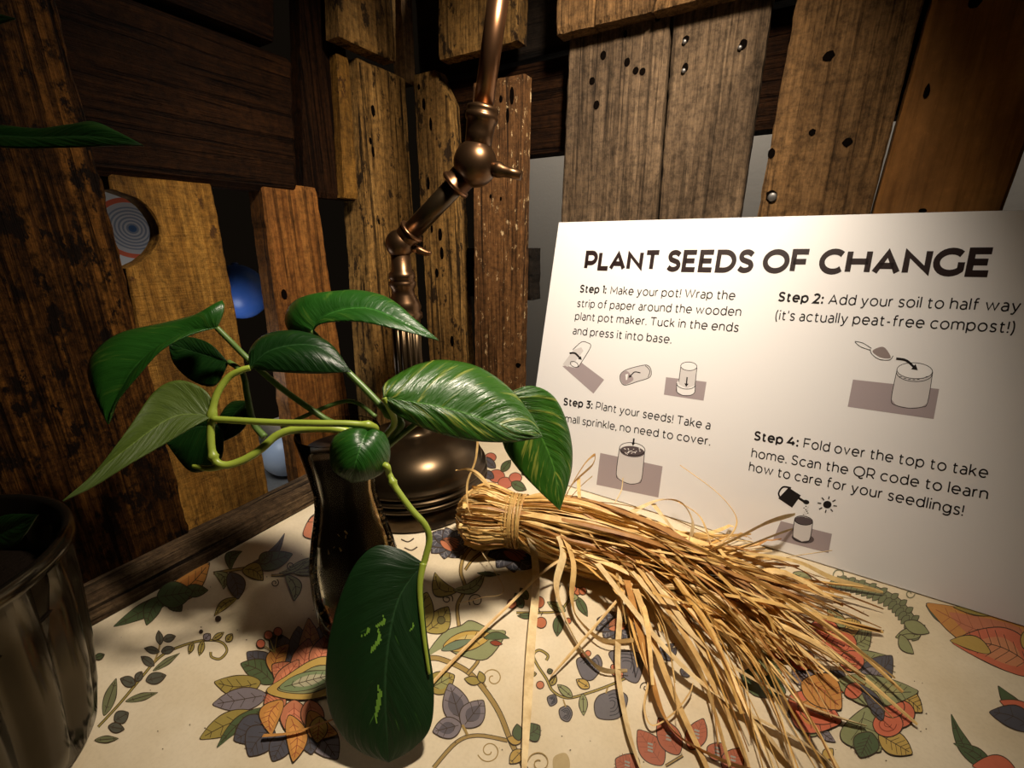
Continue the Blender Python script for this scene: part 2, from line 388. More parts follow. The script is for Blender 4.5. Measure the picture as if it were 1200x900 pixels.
# rough beam lying along the table edge
lg = MB(); n = 90; seg = 14; vs = []; fs = []
for i in range(n + 1):
    y = -0.62 + (YW - 0.02 + 0.62) * i / n
    for k in range(seg):
        a = 2 * PI * k / seg; ca, sa = math.cos(a), math.sin(a)
        q = (abs(ca) ** 4 + abs(sa) ** 4) ** -0.25
        r = 0.0235 * q * (1 + 0.07 * noise.noise((ca * 2, sa * 2, y * 10)) + 0.05 * noise.noise((ca * 9, sa * 9, y * 25)))
        vs.append(Vector((-0.028 + r * ca * 1.05, y, TZ - 0.004 + r * sa * 0.95)))
for i in range(n):
    for k in range(seg):
        fs.append([i * seg + k, i * seg + (k + 1) % seg, (i + 1) * seg + (k + 1) % seg, (i + 1) * seg + k])
fs.append(list(range(seg))); fs.append([n * seg + k for k in range(seg)][::-1])
lg.add([v - Vector((-0.028, -0.28, TZ - 0.004)) for v in vs], fs)
lo = lg.build('weathered_beam', [W_LOG], None, True)
lo.data.transform(Matrix.Rotation(PI / 2, 4, 'X').inverted()); lo.matrix_world = Matrix.Translation((-0.028, -0.28, TZ - 0.004)) @ Matrix.Rotation(PI / 2, 4, 'X')
tag(lo, 'rough grey weathered beam lying along the tablecloth edge under the left planks', 'beam')

# ------------------------------------------------------------------ table
tb = tag(empty('table', (0.45, -0.4, 0)), 'table hidden under the floral cloth', 'table')
m = MB(); box(m, (0.0, -0.95, TZ - 0.035), (1.15, YW - 0.014, TZ - 0.0022), bev=0.002); m.build('tabletop', [W_BROWN], tb)
for x in (0.06, 1.08):
    for y in (-0.88, -0.02):
        m = MB(); box(m, (x - 0.025, y - 0.025, 0), (x + 0.025, y + 0.025, TZ - 0.035), bev=0.002); m.build('leg', [W_BROWN], tb)

# ---- printed floral tablecloth: sheet and print are one mesh, the print's flat colours are a colour attribute
CL = MB()
CREAM = (0.76, 0.66, 0.48)
nx, ny = 60, 52
gv = []; gf = []
X0, X1, Y0, Y1 = -0.002, 1.16, -0.96, YW - 0.014
for j in range(ny + 1):
    for i in range(nx + 1):
        gv.append((X0 + (X1 - X0) * i / nx, Y0 + (Y1 - Y0) * j / ny, TZ))
for j in range(ny):
    for i in range(nx):
        a = j * (nx + 1) + i; gf.append([a, a + 1, a + nx + 2, a + nx + 1])
CL.add(gv, gf, 0, CREAM)
rim = [(X0, Y0), (X1, Y0), (X1, Y1), (X0, Y1)]
CL.add([(x, y, TZ) for x, y in rim] + [(x, y, TZ - 0.0018) for x, y in rim],
       [[0, 4, 5, 1], [1, 5, 6, 2], [2, 6, 7, 3], [3, 7, 4, 0], [4, 7, 6, 5]], 0, CREAM)
_lay = [0]
def p3(q):
    _p = on_table(q[0], q[1]); _p.z = TZ + 0.00008 + _lay[0] * 0.000004; return _p
INK = (0.055, 0.035, 0.02)
SALMON, CORAL, ORANGE, OLIVE, GOLD = (0.52, 0.19, 0.10), (0.60, 0.16, 0.085), (0.55, 0.26, 0.07), (0.33, 0.26, 0.07), (0.50, 0.34, 0.09)
GREEN, SAGE, SLATE, LILAC, VINE = (0.085, 0.12, 0.055), (0.27, 0.29, 0.14), (0.085, 0.085, 0.105), (0.21, 0.185, 0.21), (0.36, 0.25, 0.085)
def fill(pts, col, smooth=True, closed_n=5):
    P = catmull([(x, y, 0) for x, y in pts], closed_n, True) if smooth else [Vector((x, y, 0)) for x, y in pts]
    _lay[0] += 1
    tri = tessellate_polygon([P])
    area = sum((P[i].x * P[(i + 1) % len(P)].y - P[(i + 1) % len(P)].x * P[i].y) for i in range(len(P)))
    fs = []
    for t in tri:
        a, b, c = (P[k] for k in t)
        s = (b - a).cross(c - a).z
        fs.append(list(t) if s < 0 else list(t)[::-1])     # photo y runs down
    CL.add([p3(v) for v in P], fs, 0, col)
def stroke(pts, w, col, smooth=True, taper=False):
    P = catmull([(x, y, 0) for x, y in pts], 5) if smooth else [Vector((x, y, 0)) for x, y in pts]
    _lay[0] += 1; vs = []; n = len(P)
    for i, p in enumerate(P):
        t = P[min(i + 1, n - 1)] - P[max(i - 1, 0)]; t = t.normalized() if t.length else Vector((1, 0, 0))
        nn = Vector((-t.y, t.x, 0)); s = i / (n - 1)
        ww = w * (1 - 0.8 * s if taper else 1) / 2
        vs += [p3(p + nn * ww), p3(p - nn * ww)]
    CL.add(vs, [[2 * i, 2 * i + 2, 2 * i + 3, 2 * i + 1][::-1] if False else [2 * i + 1, 2 * i + 3, 2 * i + 2, 2 * i] for i in range(n - 1)], 0, col)
def grow(pts, k):
    cx = sum(p[0] for p in pts) / len(pts); cy = sum(p[1] for p in pts) / len(pts)
    out = []
    for x, y in pts:
        d = math.hypot(x - cx, y - cy) or 1; out.append((x + (x - cx) / d * k, y + (y - cy) / d * k))
    return out
def shape(pts, col, ink=1.3, inner=None, inner_k=0.55):
    fill(grow(pts, ink), INK); fill(pts, col)
    if inner: 
        cx = sum(p[0] for p in pts) / len(pts); cy = sum(p[1] for p in pts) / len(pts)
        fill([(cx + (x - cx) * inner_k, cy + (y - cy) * inner_k) for x, y in pts], inner)
def petal_pts(b, t, w, bend=0.0, fat=0.45):
    b, t = Vector((*b, 0)), Vector((*t, 0)); d = t - b; nrm = Vector((-d.y, d.x, 0)).normalized(); L = d.length
    def mid(s): return b + d * s + nrm * bend * L * math.sin(PI * s)
    A = []; B = []
    for s in (0.0, 0.15, 0.35, 0.55, 0.75, 0.9, 1.0):
        ww = w / 2 * (math.sin(PI * min(1, s ** 0.85)) ** 0.8 if 0 < s < 1 else 0.0)
        A.append(mid(s) + nrm * ww); B.append(mid(s) - nrm * ww)
    return [(p.x, p.y) for p in A] + [(p.x, p.y) for p in B[-2:0:-1]], [(mid(s).x, mid(s).y) for s in (0.08, 0.35, 0.6, 0.92)], nrm
def petal(b, t, w, col, bend=0.0, inner=None, veins=0, ink=1.2, vcol=None):
    pts, md, nrm = petal_pts(b, t, w, bend)
    fill(grow(pts, ink), INK); fill(pts, col)
    if inner:
        cx = sum(p[0] for p in pts) / len(pts); cy = sum(p[1] for p in pts) / len(pts)
        fill([(cx + (x - cx) * 0.6, cy + (y - cy) * 0.6) for x, y in pts], inner)
    if veins:
        vc = vcol or INK
        stroke(md, 0.9, vc)
        L = math.hypot(t[0] - b[0], t[1] - b[1]); dx, dy = (t[0] - b[0]) / L, (t[1] - b[1]) / L
        for i in range(veins):
            s = 0.2 + 0.6 * i / max(1, veins - 1)
            mx = b[0] + (t[0] - b[0]) * s + nrm.x * bend * L * math.sin(PI * s); my = b[1] + (t[1] - b[1]) * s + nrm.y * bend * L * math.sin(PI * s)
            q = w * 0.36 * math.sin(PI * s)
            for sg in (1, -1):
                stroke([(mx, my), (mx + dx * q * 0.8 + sg * nrm.x * q, my + dy * q * 0.8 + sg * nrm.y * q)], 0.7, vc, False)
def curl(c, r, a0, turns, w, col, sgn=1):
    pts = []
    for i in range(15):
        s = i / 14; a = a0 + sgn * turns * 2 * PI * s; rr = r * (1 - 0.8 * s)
        pts.append((c[0] + rr * math.cos(a), c[1] + rr * math.sin(a)))
    stroke(pts, w, col)
def vine(pts, w, col=VINE): stroke(pts, w + 1.8, INK); stroke(pts, w, col)
def dots(c, rs, col):
    for (x, y, r) in rs:
        q = [(c[0] + x + r * math.cos(a * PI / 4), c[1] + y + r * math.sin(a * PI / 4)) for a in range(8)]
        shape(q, col, 1.0)
def motif(): _lay[0] = 0

# big left flower
motif()
for b, t, w, c, bd in [((340, 775), (318, 742), 26, SLATE, 0), ((345, 770), (350, 735), 22, SLATE, .1), ((322, 790), (290, 765), 28, SLATE, 0), ((320, 800), (283, 778), 26, GREEN, .1),
                    ((372, 765), (384, 728), 20, LILAC, 0), ((305, 800), (252, 800), 26, OLIVE, -.1), ((312, 815), (250, 826), 26, LILAC, 0), ((305, 838), (235, 866), 26, OLIVE, .05), ((320, 830), (255, 876), 14, GREEN, .1),
                    ((315, 845), (275, 868), 34, SLATE, 0), ((320, 855), (292, 886), 34, SLATE, .1), ((335, 862), (320, 892), 24, SLATE, 0), ((366, 848), (395, 890), 34, LILAC, 0), ((360, 850), (365, 884), 26, SLATE, 0)]:
    petal(b, t, w, c, bd, veins=4)
for b, t, w, c, bd in [((352, 780), (362, 726), 24, ORANGE, .12), ((325, 795), (338, 756), 22, ORANGE, -.2), ((352, 800), (362, 750), 30, SALMON, 0), ((370, 790), (384, 745), 26, SALMON, 0), ((345, 805), (320, 780), 30, SALMON, .1), ((322, 815), (350, 775), 22, SALMON, 0),
                    ((335, 820), (310, 826), 30, SALMON, 0), ((345, 822), (345, 866), 32, SALMON, 0), ((330, 822), (318, 862), 24, ORANGE, .2), ((362, 822), (372, 862), 26, SALMON, 0), ((340, 840), (344, 894), 24, ORANGE, -.12), ((362, 836), (395, 862), 26, ORANGE, .2), ((375, 842), (372, 872), 20, GOLD, 0)]:
    petal(b, t, w, c, bd, inner=[min(1, x * 1.25) for x in c], veins=5, vcol=(0.3, 0.07, 0.04))
shape([(313, 811), (335, 795), (365, 776), (386, 772), (410, 785), (400, 808), (370, 820), (335, 820)], GOLD)
shape([(326, 809), (345, 797), (370, 783), (392, 784), (396, 798), (370, 812), (345, 814)], SAGE)
petal((328, 808), (398, 790), 20, (0.20, 0.26, 0.13), 0, inner=(0.45, 0.42, 0.28), veins=6)
for q in [(306, 756), (315, 746), (326, 742)]: stroke([(q[0], q[1]), (322, 766)], 1.3, OLIVE)
dots((0, 0), [(306, 756, 4.5), (315, 746, 4.5), (326, 742, 4.5)], CORAL)
# leafy branch above it
motif()
petal((188, 702), (245, 660), 26, ORANGE, .1, inner=(0.5, 0.2, 0.05), veins=5)
for b, t, w, c, bd in [((205, 696), (134, 734), 16, GREEN, 0), ((190, 700), (172, 732), 18, GREEN, .1), ((205, 700), (212, 716), 16, GREEN, .2), ((215, 693), (243, 692), 14, GREEN, 0), ((185, 700), (225, 694), 30, GREEN, 0)]:
    petal(b, t, w, c, bd, veins=4)
vine([(250, 672), (275, 668), (300, 664), (320, 655)], 2)
for b, t, w, c, bd in [((252, 671), (262, 690), 12, SAGE, -.3), ((270, 667), (283, 647), 12, GREEN, -.3), ((290, 664), (333, 626), 10, SLATE, .15), ((300, 664), (342, 650), 20, GREEN, 0), ((285, 668), (308, 680), 18, OLIVE, -.2), ((270, 672), (279, 702), 20, SLATE, -.1), ((277, 702), (252, 722), 9, OLIVE, .1), ((305, 660), (318, 648), 12, GREEN, 0)]:
    petal(b, t, w, c, bd, veins=4)
vine([(318, 675), (335, 673), (374, 660)], 1.4)
for b, t, w, bd in [((332, 673), (376, 652), 9, 0), ((336, 675), (345, 704), 14, -.2), ((345, 672), (376, 670), 7, 0), ((328, 672), (360, 656), 5, .1)]: petal(b, t, w, SAGE, bd, veins=3)
curl((341, 664), 5, 1.5, 1.3, 1.1, INK); curl((322, 684), 5, -1, 1.3, 1.1, INK)
shape([(356, 628), (364, 608), (376, 604), (376, 630)], SALMON); shape([(362, 612), (370, 604), (378, 603), (376, 610)], SALMON)
dots((0, 0), [(256, 726, 2.6), (236, 741, 1.4)], (0.03, 0.02, 0.015))
# sprig left
motif()
vine([(115, 852), (140, 825), (165, 795), (185, 772), (205, 760), (235, 751), (258, 752), (266, 762), (258, 772), (248, 770), (247, 764)], 1.5, OLIVE)
stroke([(180, 778), (186, 762), (188, 748)], 2, VINE)
for b, t, w, c in [((122, 838), (136, 796), 16, SAGE), ((148, 822), (184, 812), 10, SAGE), ((180, 786), (210, 766), 8, SAGE), ((180, 780), (166, 770), 11, SLATE), ((186, 764), (170, 760), 9, SLATE), ((188, 755), (186, 740), 9, SLATE), ((192, 750), (205, 746), 10, SLATE), ((190, 764), (204, 760), 10, SLATE),
                   ((158, 802), (142, 796), 15, SLATE), ((160, 798), (166, 788), 10, SLATE), ((172, 798), (194, 792), 16, SLATE), ((135, 845), (150, 836), 18, SLATE), ((128, 852), (145, 855), 14, SLATE), ((112, 868), (138, 866), 9, SAGE), ((226, 754), (222, 766), 7, OLIVE), ((238, 752), (234, 768), 8, OLIVE), ((240, 750), (246, 744), 10, LILAC), ((250, 750), (262, 742), 7, OLIVE), ((266, 752), (272, 744), 9, OLIVE), ((112, 772), (122, 768), 8, GREEN)]:
    petal(b, t, w * 0.78, (0.10, 0.10, 0.075) if c == SLATE else ((0.17, 0.18, 0.09) if c == SAGE else c), 0, veins=2)
# central vine
motif()
vine([(618, 905), (600, 872), (585, 835), (565, 805), (545, 785), (515, 772), (500, 772)], 5)
vine([(595, 868), (560, 862), (535, 870), (508, 900)], 3.5)
vine([(538, 735), (536, 710), (545, 690), (540, 670), (545, 650), (562, 632)], 3)
vine([(545, 668), (555, 655), (575, 640)], 2)
vine([(548, 790), (560, 775), (558, 765)], 3)
curl((578, 795), 13, 2.2, 1.4, 1.3, VINE); curl((573, 880), 14, 2.8, 1.4, 1.3, VINE, -1); curl((524, 702), 7, 0.4, 1.4, 1.2, INK, -1); curl((558, 704), 9, 2.5, 1.4, 1.2, INK)
curl((556, 641), 5, 0, 1.3, 1, INK)
shape([(499, 770), (520, 742), (540, 734), (552, 728), (575, 738), (592, 742), (570, 772), (540, 768), (520, 760)], SAGE)
petal((520, 758), (578, 744), 22, GOLD, 0, inner=(0.55, 0.42, 0.16), veins=4); petal((518, 762), (552, 750), 9, (0.16, 0.21, 0.13), 0)
petal((568, 748), (596, 748), 8, GREEN, -.1); petal((575, 753), (588, 755), 5, (0.25, 0.05, 0.02), 0)
petal((500, 740), (525, 712), 26, OLIVE, .1, veins=3); petal((498, 735), (500, 695), 26, OLIVE, -.1, veins=3); dots((0, 0), [(517, 727, 4)], (0.15, 0.13, 0.05))
petal((502, 808), (532, 792), 26, OLIVE, 0, inner=(0.3, 0.3, 0.12), veins=3)
petal((534, 694), (510, 672), 18, OLIVE, -.3, veins=3); petal((532, 692), (568, 670), 12, SAGE, .2, veins=4); petal((560, 672), (585, 674), 4, GREEN, 0)
petal((562, 800), (545, 796), 9, OLIVE, 0); petal((566, 800), (562, 788), 8, OLIVE, 0)
for b, t, w in [((541, 850), (527, 802), 30), ((543, 852), (566, 822), 28), ((540, 850), (508, 858), 24)]: petal(b, t, w, LILAC, 0, inner=(0.11, 0.10, 0.12), veins=3)
stroke([(548, 862), (542, 850)], 3, VINE)
petal((612, 880), (598, 895), 14, GOLD, 0, veins=2); petal((610, 870), (595, 866), 10, GOLD, 0); petal((615, 862), (632, 852), 22, GREEN, .1, veins=3); petal((608, 868), (606, 850), 12, GREEN, 0)
curl((632, 895), 14, 3.3, 1.3, 1.3, VINE)
def dark_flower(cx, cy, s, ang):
    for i in range(9):
        a = ang + i * 2 * PI / 9
        petal((cx, cy), (cx + math.cos(a) * 24 * s, cy + math.sin(a) * 17 * s), 15 * s, SLATE, .12, veins=3, vcol=(0.25, 0.24, 0.26))
    for i in range(6):
        a = ang - 0.9 + i * 0.36
        petal((cx - math.cos(ang) * 10 * s, cy - math.sin(ang) * 7 * s), (cx + math.cos(a) * 12 * s, cy + math.sin(a) * 9 * s), 6 * s, SALMON, 0, ink=0.8)
motif(); dark_flower(526, 637, 1.05, 0.4)
motif(); dark_flower(603, 648, 1.3, 0.2)
motif()
for q in [(470, 632), (474, 642)]: stroke([(q[0], q[1]), (q[0] + 8, q[1] + 3), (q[0] + 15, q[1] - 1)], 1.6, INK)
# heart-berry sprig
motif()
vine([(605, 718), (630, 718), (655, 716), (668, 702), (682, 690)], 1.5, OLIVE)
for b, t, w, c in [((662, 716), (642, 706), 9, SAGE), ((655, 722), (653, 745), 11, GREEN), ((676, 700), (688, 722), 9, GREEN), ((672, 704), (672, 696), 10, SAGE), ((625, 722), (607, 722), 6, GREEN), ((612, 712), (604, 696), 10, GREEN), ((618, 702), (610, 690), 8, GREEN)]: petal(b, t, w, c, 0, veins=2)
dots((0, 0), [(631, 706, 6.5), (634, 730, 6), (600, 708, 5), (677, 693, 4), (683, 693, 4), (671, 690, 4), (666, 728, 3)], (0.45, 0.15, 0.07))
for q in [(631, 714), (634, 722)]: stroke([(q[0], q[1]), (q[0] + 2, 718)], 1.2, INK)
# grey bell flowers sprig
motif()
vine([(733, 795), (715, 803), (690, 812), (665, 818), (648, 810), (640, 795), (630, 780), (625, 768), (632, 762), (642, 768), (640, 774)], 1.8, OLIVE)
for pts in ([(676, 775), (684, 770), (692, 774), (700, 768), (705, 778), (700, 790), (692, 797), (682, 793)], [(712, 812), (722, 809), (734, 816), (733, 828), (726, 840), (714, 843), (700, 840), (697, 826), (702, 816)],
            [(714, 766), (725, 762), (742, 764), (752, 770), (752, 785), (747, 799), (738, 798), (728, 790), (720, 778)], [(656, 832), (665, 828), (670, 836), (666, 845), (658, 842)], [(642, 818), (650, 815), (652, 823), (645, 827)]):
    shape(pts, (0.15, 0.14, 0.155))
    cx = sum(p[0] for p in pts) / len(pts); cy = sum(p[1] for p in pts) / len(pts)
    for k in (0.75, 0.5, 0.28): stroke([(cx + (x - cx) * k, cy + (y - cy) * k) for x, y in pts[:6]], 1.0, (0.035, 0.033, 0.04))
dots((0, 0), [(684, 768, 3), (689, 766, 3), (721, 788, 4), (726, 791, 4), (719, 782, 3), (633, 803, 4)], SALMON)
for b, t, w, c in [((690, 806), (676, 797), 10, GOLD), ((683, 814), (684, 838), 9, SAGE), ((670, 817), (654, 803), 9, SAGE), ((646, 803), (651, 792), 7, OLIVE), ((628, 790), (618, 791), 5, OLIVE), ((642, 788), (647, 786), 5, GREEN)]: petal(b, t, w, c, 0, veins=2)
stroke([(712, 806), (710, 813)], 2, VINE); stroke([(660, 820), (663, 829)], 1.6, VINE); curl((757, 806), 7, 3.0, 1.2, 1.1, INK)
stroke([(752, 775), (754, 760), (750, 745), (742, 738)], 2, (0.1, 0.07, 0.04))
for b, t, w in [((768, 768), (790, 755), 9), ((785, 770), (792, 760), 7), ((775, 766), (788, 774), 8), ((800, 792), (806, 785), 12)]: petal(b, t, w, SLATE, 0, veins=2)
dark_flower(722, 734, 1.0, -0.6)
# orange seed leaves
motif()
for b, t, w in [((776, 896), (748, 856), 28), ((795, 884), (772, 842), 26), ((809, 878), (824, 843), 24), ((748, 905), (722, 890), 30), ((835, 890), (846, 872), 24), ((850, 905), (868, 878), 26)]:
    petal(b, t, w, (0.42, 0.13, 0.07), 0, veins=5, vcol=(0.28, 0.09, 0.05))
    mx, my = b[0] * .5 + t[0] * .5, b[1] * .5 + t[1] * .5
    for k in (-4, 0, 4): stroke([(mx - 3, my + k - 1), (mx + 3, my + k + 1)], 2.2, (0.33, 0.33, 0.30), False)
vine([(780, 898), (800, 886)], 2)
fill([(648, 890), (655, 884), (664, 884), (668, 896), (664, 908), (650, 905)], (0.50, 0.39, 0.20))
# big right flower
motif()
for b, t, w, c, bd in [((990, 755), (1020, 738), 26, SAGE, .2), ((995, 765), (1042, 770), 22, SAGE, .15), ((985, 740), (1008, 730), 22, GOLD, 0), ((975, 740), (980, 715), 20, SAGE, 0), ((870, 790), (920, 812), 34, GREEN, 0), ((880, 760), (915, 790), 26, SAGE, 0),
                    ((1010, 790), (1045, 770), 34, SLATE, .2), ((1005, 795), (1040, 790), 20, LILAC, 0), ((985, 810), (965, 790), 34, SLATE, 0), ((950, 800), (930, 780), 26, LILAC, 0),
                    ((930, 840), (925, 833), 10, LILAC, 0), ((945, 862), (958, 845), 20, SAGE, 0), ((955, 845), (978, 870), 12, LILAC, .1), ((925, 838), (948, 832), 14, LILAC, 0),
                    ((1015, 830), (1030, 882), 50, SAGE, .25), ((1020, 860), (1008, 888), 30, GREEN, 0), ((1030, 862), (1068, 884), 26, GOLD, 0), ((1045, 815), (1080, 835), 24, GOLD, -.1)]:
    petal(b, t, w, c, bd, veins=5)
for c in [(965, 742, 18), (985, 756, 18), (998, 776, 14), (1035, 820, 17), (1052, 838, 19), (1040, 850, 17), (1045, 830, 14), (940, 775, 14), (915, 765, 12)]:
    q = [(c[0] + c[2] * math.cos(a * PI / 4), c[1] + c[2] * 0.85 * math.sin(a * PI / 4)) for a in range(8)]
    shape(q, CORAL, 1.2); stroke([(c[0] + c[2] * .6 * math.cos(a * PI / 4), c[1] + c[2] * .5 * math.sin(a * PI / 4)) for a in range(6)], 1.2, (0.30, 0.06, 0.03)); stroke([(c[0] + c[2] * .25 * math.cos(a * PI / 4), c[1] + c[2] * .2 * math.sin(a * PI / 4)) for a in range(6)], 1.0, (0.30, 0.06, 0.03))
petal((980, 800), (1075, 812), 36, SAGE, .06, inner=(0.38, 0.36, 0.16), veins=7); petal((990, 815), (1012, 806), 18, CORAL, 0); 
for i in range(4): petal((1035, 838), (1008 + i * 6, 812 + i * 12 - 8), 14, SLATE, 0, veins=2)
petal((925, 818), (985, 848), 46, CORAL, .1, inner=ORANGE, veins=4); petal((940, 800), (985, 832), 40, ORANGE, -.1, veins=5, vcol=(0.35, 0.09, 0.04)); petal((935, 830), (978, 848), 12, CORAL, .1)
petal((965, 890), (975, 880), 12, GOLD, 0); stroke([(948, 862), (949, 880)], 2, SALMON)
# green scroll right
motif()
spine = [(980, 680), (1000, 684), (1025, 692), (1050, 705), (1065, 722), (1078, 742)]
stroke(spine, 11, INK); stroke(spine, 9, (0.20, 0.22, 0.12))
for i, q in enumerate(catmull([(x, y, 0) for x, y in spine], 4)):
    petal((q.x, q.y), (q.x - 9, q.y + 9), 7, (0.17, 0.19, 0.10), 0, ink=.8)
    if i % 2: petal((q.x, q.y), (q.x + 8, q.y - 5), 6, (0.17, 0.19, 0.10), 0, ink=.8)
petal((1078, 745), (1050, 747), 12, SAGE, .1, veins=2); petal((1055, 745), (1070, 766), 12, SAGE, .1); petal((1060, 730), (1088, 742), 14, SAGE, 0)
curl((984, 674), 9, 2, 1.0, 1.5, (0.2, 0.2, 0.12)); curl((1066, 696), 6, 0, 1, 1.2, (0.2, 0.2, 0.12))
petal((930, 672), (955, 688), 14, SAGE, 0, veins=2); petal((990, 735), (970, 715), 14, SAGE, 0, veins=3)
# far right flower
motif()
petal((1112, 732), (1086, 710), 16, (0.14, 0.24, 0.17), .1, veins=3)
petal((1230, 745), (1086, 708), 46, ORANGE, -.1, inner=SALMON, veins=7, vcol=(0.33, 0.1, 0.05)); petal((1220, 790), (1116, 752), 46, CORAL, .12, inner=(0.6, 0.25, 0.12), veins=7); petal((1160, 765), (1114, 751), 16, GOLD, .1)
petal((1240, 745), (1150, 715), 20, SLATE, .1, veins=4); petal((1200, 760), (1215, 735), 20, GOLD, 0, veins=2)
petal((1160, 905), (1115, 838), 14, GREEN, -.1, veins=4); petal((1165, 905), (1118, 872), 12, GREEN, .1, veins=4); petal((1210, 840), (1170, 805), 16, GREEN, -.1); petal((1215, 838), (1172, 822), 16, CORAL, 0); petal((1210, 855), (1160, 835), 26, SLATE, .1, veins=3); petal((1190, 905), (1140, 898), 22, CORAL, .1)
petal((1170, 720), (1118, 712), 10, OLIVE, 0)
# roses beyond the bundle
motif()
for c in [(582, 558, 9), (592, 566, 8), (604, 560, 7), (575, 536, 6)]:
    q = [(c[0] + c[2] * math.cos(a * PI / 4), c[1] + c[2] * 0.8 * math.sin(a * PI / 4)) for a in range(8)]
    shape(q, (0.45, 0.14, 0.09), .9)
for b, t, w, c in [((580, 548), (566, 536), 9, SLATE), ((588, 552), (598, 540), 8, GREEN), ((578, 560), (566, 552), 8, SLATE), ((600, 566), (616, 574), 10, GREEN), ((612, 556), (624, 548), 8, SLATE)]: petal(b, t, w, c, 0, veins=2)
motif()
for _ in range(150):    # crumbs of soil and specks on the cloth
    x, y = rnd.uniform(120, 1100), rnd.uniform(620, 895); r = rnd.uniform(0.4, 1.3)
    fill([(x - r, y), (x, y - r * .7), (x + r, y), (x, y + r * .8)], (0.10, 0.07, 0.04), False)
m, nt, b = new_mat('printed_oilcloth')
va = N(nt, 'ShaderNodeVertexColor', layer_name='tint'); tc = N(nt, 'ShaderNodeTexCoord')
n1 = noise_tex(nt, tc.outputs['Object'], 9, 5, 0.6); r1 = ramp(nt, [(0.35, (0.84, 0.80, 0.72)), (0.62, (1, 1, 1))]); nt.links.new(n1.outputs[0], r1.inputs[0])
n2 = noise_tex(nt, tc.outputs['Object'], 420, 3, 0.6); r2 = ramp(nt, [(0.3, (0.90, 0.89, 0.87)), (0.55, (1, 1, 1))]); nt.links.new(n2.outputs[0], r2.inputs[0])
c = mix(nt, 1.0, va.outputs[0], r1.outputs[0], 'MULTIPLY'); c = mix(nt, 0.6, c, r2.outputs[0], 'MULTIPLY')
nt.links.new(c, b.inputs['Base Color']); b.inputs['Roughness'].default_value = 0.42; b.inputs['Specular IOR Level'].default_value = 0.35
n3 = noise_tex(nt, tc.outputs['Object'], 16, 3, 0.5); bp = N(nt, 'ShaderNodeBump', inp={'Strength': 0.6, 'Distance': 0.004}); nt.links.new(n3.outputs[0], bp.inputs['Height']); nt.links.new(bp.outputs[0], b.inputs['Normal'])
cloth = CL.build('tablecloth', [m], None, False, True)
tag(cloth, 'cream floral printed tablecloth spread under the board and plant', 'tablecloth')

# ------------------------------------------------------------------ instruction board
SA, SB = Vector((0.180, -0.008, TZ + 0.0012)), Vector((0.658, -0.026, TZ + 0.0012))
SX = (SB - SA).normalized(); SN0 = SX.cross(Vector((0, 0, 1))).normalized()
LEAN = math.radians(14.3)
SV = Vector((0, 0, 1)) * math.cos(LEAN) - SN0 * math.sin(LEAN); SN = SX.cross(SV)
SW, SH, ST = 0.482, 0.335, 0.0045
_sl = [0]
def suv(x, y):
    r = ray(x, y); s = (SA - CAM).dot(SN) / r.dot(SN); P = CAM + r * s - SA; return P.dot(SX), P.dot(SV)
def sp(u, v, h=0.0): return SA + SX * u + SV * v + SN * h
board = tag(empty('instruction_board', SA + SX * SW / 2), 'white board of printed planting steps leaning on the planks', 'board')
m = MB(); Ms = Matrix.Translation(SA) @ Matrix((SX, SV, SN)).transposed().to_4x4()
box(m, (0, 0, -ST), (SW, SH, 0), M=Ms, bev=0.0003)
m.build('panel', [plain('white_card', (0.80, 0.785, 0.775), 0.38, bump=0.00002, bscale=60, spec=0.5)], board)
M_INK = plain('black_print', (0.014, 0.011, 0.011), 0.5, spec=0.2); M_TITLE = plain('brown_black_print', (0.020, 0.010, 0.009), 0.42, spec=0.35)
M_MAUVE = plain('mauve_grey_print', (0.36, 0.30, 0.31), 0.4); M_PALE = plain('pale_grey_print', (0.62, 0.59, 0.58), 0.4); M_SOIL = plain('dark_soil_print', (0.09, 0.07, 0.075), 0.4); M_WHITE = plain('white_print', (0.80, 0.785, 0.775), 0.38); M_HEAP = plain('taupe_print', (0.26, 0.21, 0.20), 0.4)
